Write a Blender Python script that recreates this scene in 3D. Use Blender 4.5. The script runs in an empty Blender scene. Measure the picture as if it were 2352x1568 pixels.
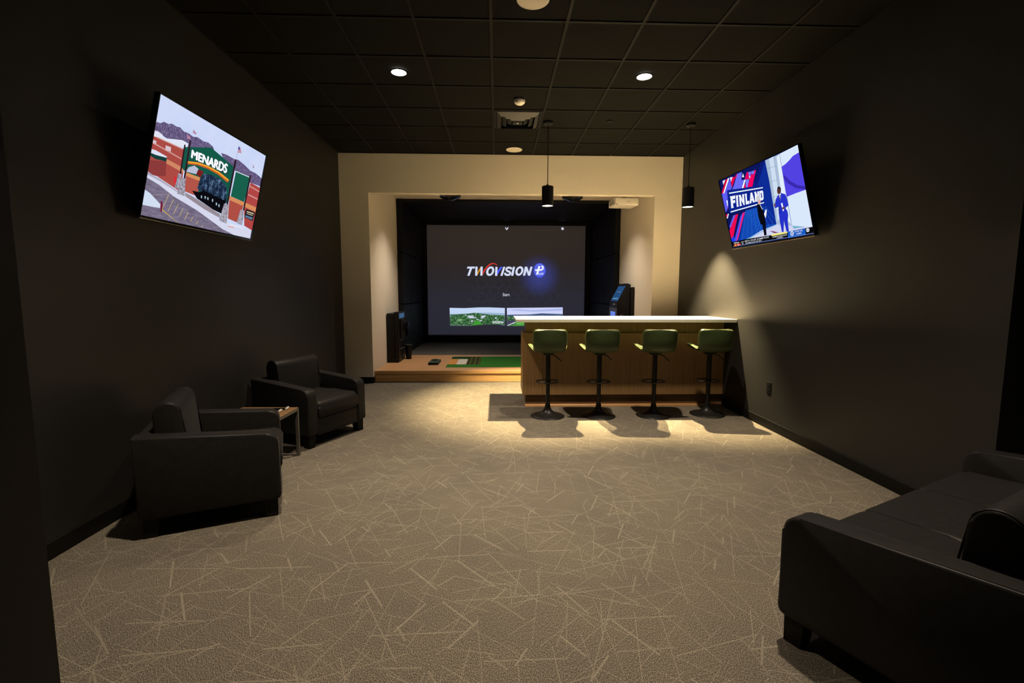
import bpy, bmesh, math, random
from mathutils import Vector, Matrix
random.seed(7)
PI = math.pi
scene = bpy.context.scene
COL = scene.collection

# ------------------------------------------------------------------ materials
def lin(c):
    return tuple(((v/255)/12.92 if v/255 <= .04045 else (((v/255)+.055)/1.055)**2.4) for v in c)

def new_mat(name):
    m = bpy.data.materials.new(name); m.use_nodes = True
    return m, m.node_tree.nodes, m.node_tree.links, m.node_tree.nodes['Principled BSDF']

def tex_coord(n, l, scale=(1, 1, 1), rot=(0, 0, 0), kind='Object'):
    tc = n.new('ShaderNodeTexCoord'); mp = n.new('ShaderNodeMapping')
    mp.inputs['Scale'].default_value = scale; mp.inputs['Rotation'].default_value = rot
    l.new(tc.outputs[kind], mp.inputs['Vector'])
    return mp.outputs['Vector']

def ramp(n, l, fac, stops):
    r = n.new('ShaderNodeValToRGB')
    e = r.color_ramp.elements
    while len(e) < len(stops): e.new(.5)
    for i, (p, c) in enumerate(stops):
        e[i].position = p; e[i].color = (*c, 1)
    l.new(fac, r.inputs['Fac'])
    return r.outputs['Color']

def surf(name, c, rough=.5, metal=0, spec=.5, var=.08, scale=60, bump=0, bscale=200, stretch=(1, 1, 1), coat=0):
    """noise-varied surface: colour c (linear) wanders by +-var, optional fine bump"""
    m, n, l, b = new_mat(name)
    v = tex_coord(n, l, stretch)
    t = n.new('ShaderNodeTexNoise'); t.inputs['Scale'].default_value = scale; t.inputs['Detail'].default_value = 4
    l.new(v, t.inputs['Vector'])
    col = ramp(n, l, t.outputs['Fac'], [(.3, tuple(x*(1-var) for x in c)), (.7, tuple(x*(1+var) for x in c))])
    l.new(col, b.inputs['Base Color'])
    b.inputs['Roughness'].default_value = rough; b.inputs['Metallic'].default_value = metal
    b.inputs['Specular IOR Level'].default_value = spec
    if coat: b.inputs['Coat Weight'].default_value = coat
    if bump:
        t2 = n.new('ShaderNodeTexNoise'); t2.inputs['Scale'].default_value = bscale; t2.inputs['Detail'].default_value = 3
        l.new(v, t2.inputs['Vector'])
        bp = n.new('ShaderNodeBump'); bp.inputs['Strength'].default_value = bump; bp.inputs['Distance'].default_value = .002
        l.new(t2.outputs['Fac'], bp.inputs['Height']); l.new(bp.outputs['Normal'], b.inputs['Normal'])
    return m

def wood(name, dark, light, axis, rough=.45, fine=38, plank=None):
    """grain that runs along axis 'X','Y' or 'Z'"""
    m, n, l, b = new_mat(name)
    s = {'X': (.9, fine, fine), 'Y': (fine, .9, fine), 'Z': (fine, fine, .9)}[axis]
    v = tex_coord(n, l, s)
    t = n.new('ShaderNodeTexNoise'); t.inputs['Scale'].default_value = 1.6; t.inputs['Detail'].default_value = 6
    t.inputs['Roughness'].default_value = .62; t.inputs['Distortion'].default_value = .5
    l.new(v, t.inputs['Vector'])
    col = ramp(n, l, t.outputs['Fac'], [(.32, dark), (.68, light)])
    l.new(col, b.inputs['Base Color'])
    b.inputs['Roughness'].default_value = rough
    b.inputs['Specular IOR Level'].default_value = .4
    return m

def emit(name, c, s=1.0):
    m, n, l, b = new_mat(name)
    n.remove(b)
    e = n.new('ShaderNodeEmission'); e.inputs['Color'].default_value = (*c, 1); e.inputs['Strength'].default_value = s
    l.new(e.outputs[0], n['Material Output'].inputs['Surface'])
    return m

def emit_noise(name, stops, scale, stretch=(1, 1, 1), detail=5):
    m, n, l, b = new_mat(name)
    n.remove(b)
    v = tex_coord(n, l, stretch)
    t = n.new('ShaderNodeTexNoise'); t.inputs['Scale'].default_value = scale; t.inputs['Detail'].default_value = detail
    t.inputs['Roughness'].default_value = .65
    l.new(v, t.inputs['Vector'])
    e = n.new('ShaderNodeEmission')
    l.new(ramp(n, l, t.outputs['Fac'], [(p, lin(c)) for p, c in stops]), e.inputs['Color'])
    l.new(e.outputs[0], n['Material Output'].inputs['Surface'])
    return m

def carpet_mat(name):
    """tufted carpet: speckled loops with pale random strokes woven across it"""
    m, n, l, b = new_mat(name)
    tc = n.new('ShaderNodeTexCoord')
    def M(op, a, bb=None, c=None):
        x = n.new('ShaderNodeMath'); x.operation = op
        for i, v in enumerate((a, bb, c)):
            if v is None: continue
            if isinstance(v, (int, float)): x.inputs[i].default_value = v
            else: l.new(v, x.inputs[i])
        return x.outputs[0]
    wob = n.new('ShaderNodeTexNoise'); wob.inputs['Scale'].default_value = 150; wob.inputs['Detail'].default_value = 1
    l.new(tc.outputs['Object'], wob.inputs['Vector'])
    total = None
    layers = [(14, .62, .15, .0022), (37, .5, .12, .0018), (63, .7, .17, .0026), (88, .55, .14, .0018), (112, .62, .15, .0022), (26, .8, .16, .002),
              (139, .46, .12, .0018), (163, .72, .17, .0026), (176, .5, .2, .004), (51, .34, .24, .0048), (124, .3, .28, .0048), (100, .66, .14, .002)]
    for i, (deg, L, w, hw) in enumerate(layers):
        mp = n.new('ShaderNodeMapping'); mp.inputs['Rotation'].default_value = (0, 0, math.radians(deg)); mp.inputs['Location'].default_value = (3.1*i, 1.7*i, 0)
        l.new(tc.outputs['Object'], mp.inputs['Vector'])
        sp = n.new('ShaderNodeSeparateXYZ'); l.new(mp.outputs['Vector'], sp.inputs[0])
        v0 = M('DIVIDE', sp.outputs[1], w); iv = M('FLOOR', v0)
        wn0 = n.new('ShaderNodeTexWhiteNoise'); wn0.noise_dimensions = '1D'; l.new(M('ADD', iv, 13.7*i), wn0.inputs['W'])
        u0 = M('ADD', M('DIVIDE', sp.outputs[0], L), wn0.outputs['Value']); iu = M('FLOOR', u0)
        cb = n.new('ShaderNodeCombineXYZ'); l.new(iu, cb.inputs[0]); l.new(iv, cb.inputs[1]); cb.inputs[2].default_value = i*7.3
        wn = n.new('ShaderNodeTexWhiteNoise'); wn.noise_dimensions = '3D'; l.new(cb.outputs[0], wn.inputs['Vector'])
        cs = n.new('ShaderNodeSeparateColor'); l.new(wn.outputs['Color'], cs.inputs[0])
        fu = M('SUBTRACT', u0, iu); fv = M('SUBTRACT', v0, iv)
        slope = M('MULTIPLY', M('SUBTRACT', cs.outputs[2], .5), .5)
        centre = M('ADD', M('MULTIPLY_ADD', cs.outputs[0], .44, .28), M('MULTIPLY', M('SUBTRACT', fu, .5), slope))
        d = M('MULTIPLY', M('ABSOLUTE', M('SUBTRACT', fv, centre)), w)
        d = M('ADD', d, M('MULTIPLY', M('SUBTRACT', wob.outputs['Fac'], .5), .004))
        s = n.new('ShaderNodeMapRange'); s.interpolation_type = 'SMOOTHSTEP'
        l.new(d, s.inputs['Value']); s.inputs['From Min'].default_value = hw*.55; s.inputs['From Max'].default_value = hw*1.25
        s.inputs['To Min'].default_value = 1; s.inputs['To Max'].default_value = 0
        half = M('MULTIPLY_ADD', cs.outputs[1], .34, .12)
        inside = M('LESS_THAN', M('ABSOLUTE', M('SUBTRACT', fu, .5)), half)
        on = M('LESS_THAN', wn.outputs['Value'], .62)
        k = M('MULTIPLY', M('MULTIPLY', s.outputs[0], inside), on)
        k = M('MULTIPLY', k, M('MULTIPLY_ADD', cs.outputs[0], .5, .5))
        total = k if total is None else M('MAXIMUM', total, k)
    loops = n.new('ShaderNodeTexNoise'); loops.inputs['Scale'].default_value = 310; loops.inputs['Detail'].default_value = 2
    vm = tex_coord(n, l, (1, .55, 1), (0, 0, .6)); l.new(vm, loops.inputs['Vector'])
    big = n.new('ShaderNodeTexNoise'); big.inputs['Scale'].default_value = 2.2; big.inputs['Detail'].default_value = 3
    l.new(tc.outputs['Object'], big.inputs['Vector'])
    base = ramp(n, l, loops.outputs['Fac'], [(.34, (.034, .029, .023)), (.5, (.12, .105, .084)), (.68, (.285, .255, .21))])
    mixb = n.new('ShaderNodeMix'); mixb.data_type = 'RGBA'; mixb.blend_type = 'MULTIPLY'; mixb.inputs['Factor'].default_value = 1
    l.new(base, mixb.inputs['A']); l.new(ramp(n, l, big.outputs['Fac'], [(.3, (.88, .88, .9)), (.7, (1.05, 1.04, 1))]), mixb.inputs['B'])
    mx = n.new('ShaderNodeMix'); mx.data_type = 'RGBA'
    l.new(M('MULTIPLY', total, M('MULTIPLY_ADD', loops.outputs['Fac'], .8, .1)), mx.inputs['Factor'])
    l.new(mixb.outputs['Result'], mx.inputs['A']); mx.inputs['B'].default_value = (.34, .305, .24, 1)
    l.new(mx.outputs['Result'], b.inputs['Base Color'])
    b.inputs['Roughness'].default_value = .95; b.inputs['Specular IOR Level'].default_value = .1
    bp = n.new('ShaderNodeBump'); bp.inputs['Strength'].default_value = .35; bp.inputs['Distance'].default_value = .003
    l.new(loops.outputs['Fac'], bp.inputs['Height']); l.new(bp.outputs['Normal'], b.inputs['Normal'])
    return m

M = {}
M['carpet'] = carpet_mat('patterned carpet')
M['dark_wall'] = surf('charcoal wall paint', (.0145, .014, .0135), .5, var=.05, scale=220, bump=.1, bscale=500, spec=.42)
M['pale_wall'] = surf('off white wall paint', (.66, .6, .5), .8, var=.03, scale=200, bump=.1, bscale=500, spec=.2)
M['tile'] = surf('black ceiling tile', (.0075, .0072, .0064), .9, var=.2, scale=180, bump=.3, bscale=260, spec=.08)
M['tile_bar'] = surf('black ceiling grid bar', (.0095, .009, .008), .6, var=.05, spec=.1)
M['base'] = surf('black rubber base', (.006, .0056, .0052), .5, var=.1, spec=.15)
M['leather'] = surf('black leather', (.0135, .0128, .0125), .45, var=.12, scale=30, bump=.2, bscale=420, spec=.14)
M['leather'].node_tree.nodes['Principled BSDF'].inputs['Sheen Weight'].default_value = .035
M['leather'].node_tree.nodes['Principled BSDF'].inputs['Sheen Roughness'].default_value = .4
M['leg_black'] = surf('black stained wood', (.008, .0075, .007), .5, var=.15, spec=.15)
M['green'] = surf('olive green leather', (.04, .06, .019), .42, var=.1, scale=40, bump=.2, bscale=400, spec=.42)
M['green_seam_lit'] = surf('olive piping with highlight', (.15, .17, .045), .45, var=.08)  # real piping, toned paler to paint in the rim highlight
M['black_metal'] = surf('satin black metal', (.009, .0088, .0085), .38, var=.08, spec=.22)
M['chrome'] = surf('worn footrest metal', (.03, .029, .028), .35, metal=.4, var=.08)
M['panel'] = wood('brown oak laminate', (.2, .112, .042), (.32, .19, .08), 'Z', .45, 60)
M['kick'] = wood('dark oak kick board', (.11, .058, .024), (.2, .11, .048), 'X', .5, 30)
M['strip'] = wood('light oak strip', (.3, .15, .055), (.46, .25, .1), 'X', .4, 40)
M['oak'] = wood('light oak boards', (.36, .185, .08), (.58, .34, .17), 'X', .45, 34)
M['oak_riser'] = wood('light oak riser', (.42, .24, .09), (.62, .37, .16), 'X', .45, 30)
M['table_wood'] = wood('walnut table top', (.13, .065, .026), (.26, .145, .065), 'X', .35, 40)
M['steel'] = surf('grey brushed metal', (.13, .12, .105), .42, metal=.5, var=.06, stretch=(1, 1, 20))
M['silver'] = surf('silver highlight tone', (.62, .58, .54), .3, metal=.3, var=.04)  # pale tone paints the glints on remote ends and vent centre
M['quartz'] = surf('white quartz', (.67, .635, .58), .22, var=.03, scale=30, spec=.5)
M['white_plastic'] = surf('white plastic', (.72, .68, .6), .45, var=.02)
M['white_grille'] = surf('white speaker grille', (.66, .6, .5), .6, var=.1, scale=600, bump=.3, bscale=900)
M['vent_grey'] = surf('grey vent slats', (.014, .014, .014), .5, var=.08)
M['black_plastic'] = surf('black plastic', (.0065, .0065, .0068), .42, var=.08, spec=.25)
M['gloss_black'] = surf('glossy black plastic', (.01, .01, .011), .14, var=.05, spec=.6)
M['dark_panel'] = surf('dark grey kiosk panel', (.05, .047, .06), .45, var=.06)
M['pad'] = surf('black padded vinyl', (.004, .004, .006), .6, var=.15, scale=50, bump=.3, bscale=300, spec=.2)
M['pad_seam'] = surf('black seam', (.004, .004, .004), .8, var=.05, spec=.1)
M['bay_floor'] = surf('dark grey turf', (.1, .095, .09), .95, var=.45, scale=320, bump=.5, bscale=420, spec=.1)
M['turf'] = surf('green turf', (.028, .155, .02), .95, var=.35, scale=420, bump=.6, bscale=500, spec=.1)
M['turf_dark'] = surf('dark green turf', (.012, .05, .012), .95, var=.35, scale=420, bump=.6, bscale=500, spec=.1)
M['rough_dark'] = surf('brown striped turf', (.035, .032, .014), .95, var=.35, scale=380, bump=.6, bscale=500, spec=.1)
M['rough_olive'] = surf('olive striped turf', (.06, .085, .022), .95, var=.35, scale=380, bump=.6, bscale=500, spec=.1)
M['orange_rubber'] = surf('orange bristle', (.5, .22, .05), .8, var=.15, scale=200, bump=.4)
M['white_rubber'] = surf('white bristle', (.55, .52, .47), .8, var=.1, scale=200, bump=.4)
M['device_green'] = surf('green flecked rubber', (.02, .05, .03), .6, var=.6, scale=90)
M['lamp_white'] = emit('lamp lens', (1, .93, .82), 14)
M['pendant_glow'] = emit('pendant lens', (1, .9, .72), 7)
M['bay_lens'] = emit('bay lamp lens', (1, .93, .82), 6)
M['bulb'] = emit('led dot', (.7, .75, 1), 1.2)
# picture materials
PM = {
    'sky': emit_noise('winter sky on screen', [(.3, (196, 210, 244)), (.7, (214, 222, 249))], 3),
    'trees': emit_noise('bare trees on screen', [(.3, (58, 46, 82)), (.5, (98, 84, 124)), (.72, (160, 150, 186))], 60, (2.2, 1, .6)),
    'asphalt': emit_noise('wet car park on screen', [(.3, (96, 86, 108)), (.7, (138, 130, 154))], 18, (.7, 1, 3)),
    'glass': emit_noise('shop glazing on screen', [(.36, (14, 18, 34)), (.52, (38, 58, 86)), (.7, (110, 140, 172))], 22),
    'stone': emit_noise('stone piers on screen', [(.35, (108, 104, 122)), (.65, (196, 192, 206))], 70),
    'grove': emit_noise('trees on start page', [(.34, (24, 58, 34)), (.5, (50, 96, 52)), (.68, (128, 166, 132))], 24),
}
def pic_mat(c):
    if c not in PM:
        PM[c] = emit('screen colour %d %d %d' % c, lin(c))
    return PM[c]

# ------------------------------------------------------------------ mesh helpers
def obj(name, bm, mat, parent=None, smooth=None, mats=None):
    me = bpy.data.meshes.new(name)
    bmesh.ops.recalc_face_normals(bm, faces=bm.faces)
    bm.to_mesh(me); bm.free()
    for x in (mats or [mat]): me.materials.append(x)
    o = bpy.data.objects.new(name, me); COL.objects.link(o)
    if parent is not None: o.parent = parent
    if smooth is not None:
        me.polygons.foreach_set('use_smooth', [True]*len(me.polygons))
        if smooth < 180: me.set_sharp_from_angle(angle=math.radians(smooth))
    return o

def thing(name, label, cat, loc=(0, 0, 0), rot=0, group=None):
    o = bpy.data.objects.new(name, None); COL.objects.link(o)
    o.location = loc; o.rotation_euler = (0, 0, rot); o.empty_display_size = .1
    o['label'] = label; o['category'] = cat
    if group: o['group'] = group
    return o

def tag(o, label, cat, group=None):
    o['label'] = label; o['category'] = cat
    if group: o['group'] = group
    return o

def struct(o):
    o['kind'] = 'structure'; return o

def box(bm, x0, x1, y0, y1, z0, z1, bevel=0, seg=2, mi=0):
    r = bmesh.ops.create_cube(bm, size=1)
    vs = r['verts']
    for v in vs:
        v.co = Vector((x0 + (v.co.x+.5)*(x1-x0), y0 + (v.co.y+.5)*(y1-y0), z0 + (v.co.z+.5)*(z1-z0)))
    fs = {f for v in vs for f in v.link_faces}
    for f in fs: f.material_index = mi
    if bevel:
        es = list({e for v in vs for e in v.link_edges})
        bmesh.ops.bevel(bm, geom=es, offset=bevel, segments=seg, profile=.5, affect='EDGES')
    return bm

def boxm(*a, **k):
    return box(bmesh.new(), *a, **k)

def prism(bm, prof, y0, y1, bevel=0, seg=3, axis='Y', mi=0):
    """prof: (a,b) outline extruded along axis; a,b are x,z for Y, y,z for X, x,y for Z"""
    def P(a, b, t):
        return {'Y': (a, t, b), 'X': (t, a, b), 'Z': (a, b, t)}[axis]
    A = [bm.verts.new(P(a, b, y0)) for a, b in prof]; B = [bm.verts.new(P(a, b, y1)) for a, b in prof]
    n = len(prof)
    caps = [bm.faces.new(A), bm.faces.new(B[::-1])]
    for i in range(n): bm.faces.new((A[i], B[i], B[(i+1) % n], A[(i+1) % n]))
    fs = {f for v in A+B for f in v.link_faces}
    for f in fs: f.material_index = mi
    if bevel:
        es = [e for f in caps for e in f.edges]
        bmesh.ops.bevel(bm, geom=es, offset=bevel, segments=seg, profile=.5, affect='EDGES')
    return bm

def lathe(bm, prof, n=32, c=(0, 0, 0), mi=0):
    rings = []
    for r, z in prof:
        if r < 1e-5: rings.append([bm.verts.new((c[0], c[1], c[2]+z))])
        else: rings.append([bm.verts.new((c[0]+r*math.cos(2*PI*k/n), c[1]+r*math.sin(2*PI*k/n), c[2]+z)) for k in range(n)])
    for a, b in zip(rings, rings[1:]):
        for k in range(n):
            k2 = (k+1) % n
            if len(a) == 1 and len(b) == 1: continue
            if len(a) == 1: f = bm.faces.new((a[0], b[k], b[k2]))
            elif len(b) == 1: f = bm.faces.new((a[k], b[0], a[k2]))
            else: f = bm.faces.new((a[k], b[k], b[k2], a[k2]))
            f.material_index = mi
    return bm

def tube(bm, pts, r, n=8, closed=False):
    pts = [Vector(p) for p in pts]; m = len(pts); rings = []
    for i, p in enumerate(pts):
        a = pts[(i-1) % m] if (closed or i > 0) else p
        b = pts[(i+1) % m] if (closed or i < m-1) else p
        t = (b-a).normalized()
        up = Vector((0, 0, 1)) if abs(t.z) < .9 else Vector((0, 1, 0))
        s = t.cross(up).normalized(); u = s.cross(t)
        rings.append([bm.verts.new(p + s*r*math.cos(2*PI*k/n) + u*r*math.sin(2*PI*k/n)) for k in range(n)])
    for i in range(m if closed else m-1):
        a, b = rings[i], rings[(i+1) % m]
        for k in range(n): bm.faces.new((a[k], a[(k+1) % n], b[(k+1) % n], b[k]))
    if not closed:
        bm.faces.new(rings[0]); bm.faces.new(rings[-1][::-1])
    return bm

def arc(cx, cz, r, a0, a1, n=7):
    return [(cx + r*math.cos(math.radians(a0+(a1-a0)*i/n)), cz + r*math.sin(math.radians(a0+(a1-a0)*i/n))) for i in range(n+1)]

def copy_tree(o, parent=None):
    c = o.copy(); COL.objects.link(c)
    if parent is not None: c.parent = parent
    for ch in list(o.children): copy_tree(ch, c)
    return c

_font = None
def text_faces(s, bold=0):
    """triangles of a line of lettering, scaled into the unit square (x right, y up)"""
    cu = bpy.data.curves.new('lettering', 'FONT'); cu.body = s; cu.size = 1; cu.offset = bold; cu.resolution_u = 3
    ob = bpy.data.objects.new('lettering', cu)
    me = ob.to_mesh()
    vs = [(v.co.x, v.co.y) for v in me.vertices]; fs = [tuple(p.vertices) for p in me.polygons]
    ob.to_mesh_clear(); bpy.data.objects.remove(ob); bpy.data.curves.remove(cu)
    x0 = min(v[0] for v in vs); x1 = max(v[0] for v in vs); y0 = min(v[1] for v in vs); y1 = max(v[1] for v in vs)
    return [((x-x0)/(x1-x0), (y-y0)/(y1-y0)) for x, y in vs], fs

def picture(name, rows, w, h, parent, base=None, step=6e-5):
    """flat picture w x h in the local XZ plane, centred, facing -Y; rows hold outlines and lettering in picture (u,v)"""
    bm = bmesh.new(); mats = []; y = -step
    def mi(c):
        m = pic_mat(c) if not isinstance(c, bpy.types.Material) else c
        if m not in mats: mats.append(m)
        return mats.index(m)
    P3 = lambda u, v, y: ((u-.5)*w, y, (.5-v)*h)
    if base:
        f = bm.faces.new([bm.verts.new(P3(u, v, 0)) for u, v in ((0, 0), (1, 0), (1, 1), (0, 1))]); f.material_index = mi(base)
    for row in rows:
        if row[0] == 'p':
            pts = row[2]; q = [pts[0]]
            for p in pts[1:]:
                if p != q[-1]: q.append(p)
            if q[-1] == q[0]: q.pop()
            if len(q) < 3: continue
            try: f = bm.faces.new([bm.verts.new(P3(u, v, y)) for u, v in q])
            except ValueError: continue
            f.material_index = mi(row[1])
            f.normal_update(); bmesh.ops.triangulate(bm, faces=[f])
        elif row[0] == 's':
            k = mi(row[1]); A = [bm.verts.new(P3(u, v, y)) for u, v in row[2]]; B = [bm.verts.new(P3(u, v, y)) for u, v in row[3]]
            for i in range(len(A)-1):
                bm.faces.new((A[i], A[i+1], B[i+1], B[i])).material_index = k
        else:
            _, c, s, quad, bold = row
            tv, tf = text_faces(s, bold); (a, b, cc, d) = quad; k = mi(c)
            vs = []
            for x, t in tv:
                t = 1-t
                u = (1-x)*(1-t)*a[0] + x*(1-t)*b[0] + x*t*cc[0] + (1-x)*t*d[0]
                v = (1-x)*(1-t)*a[1] + x*(1-t)*b[1] + x*t*cc[1] + (1-x)*t*d[1]
                vs.append(bm.verts.new(P3(u, v, y)))
            for t in tf:
                try: bm.faces.new([vs[i] for i in t]).material_index = k
                except ValueError: pass
        y -= step
    me = bpy.data.meshes.new(name); bm.to_mesh(me); bm.free()
    for x in mats: me.materials.append(x)
    o = bpy.data.objects.new(name, me); COL.objects.link(o); o.parent = parent
    return o

def spot(name, parent, loc, power, color, cone, blend, radius, rot=(0, 0, 0)):
    li = bpy.data.lights.new(name, 'SPOT'); li.energy = power; li.color = color
    li.spot_size = math.radians(cone); li.spot_blend = blend; li.shadow_soft_size = radius
    o = bpy.data.objects.new(name, li); COL.objects.link(o); o.parent = parent; o.location = loc; o.rotation_euler = rot
    return o

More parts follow.
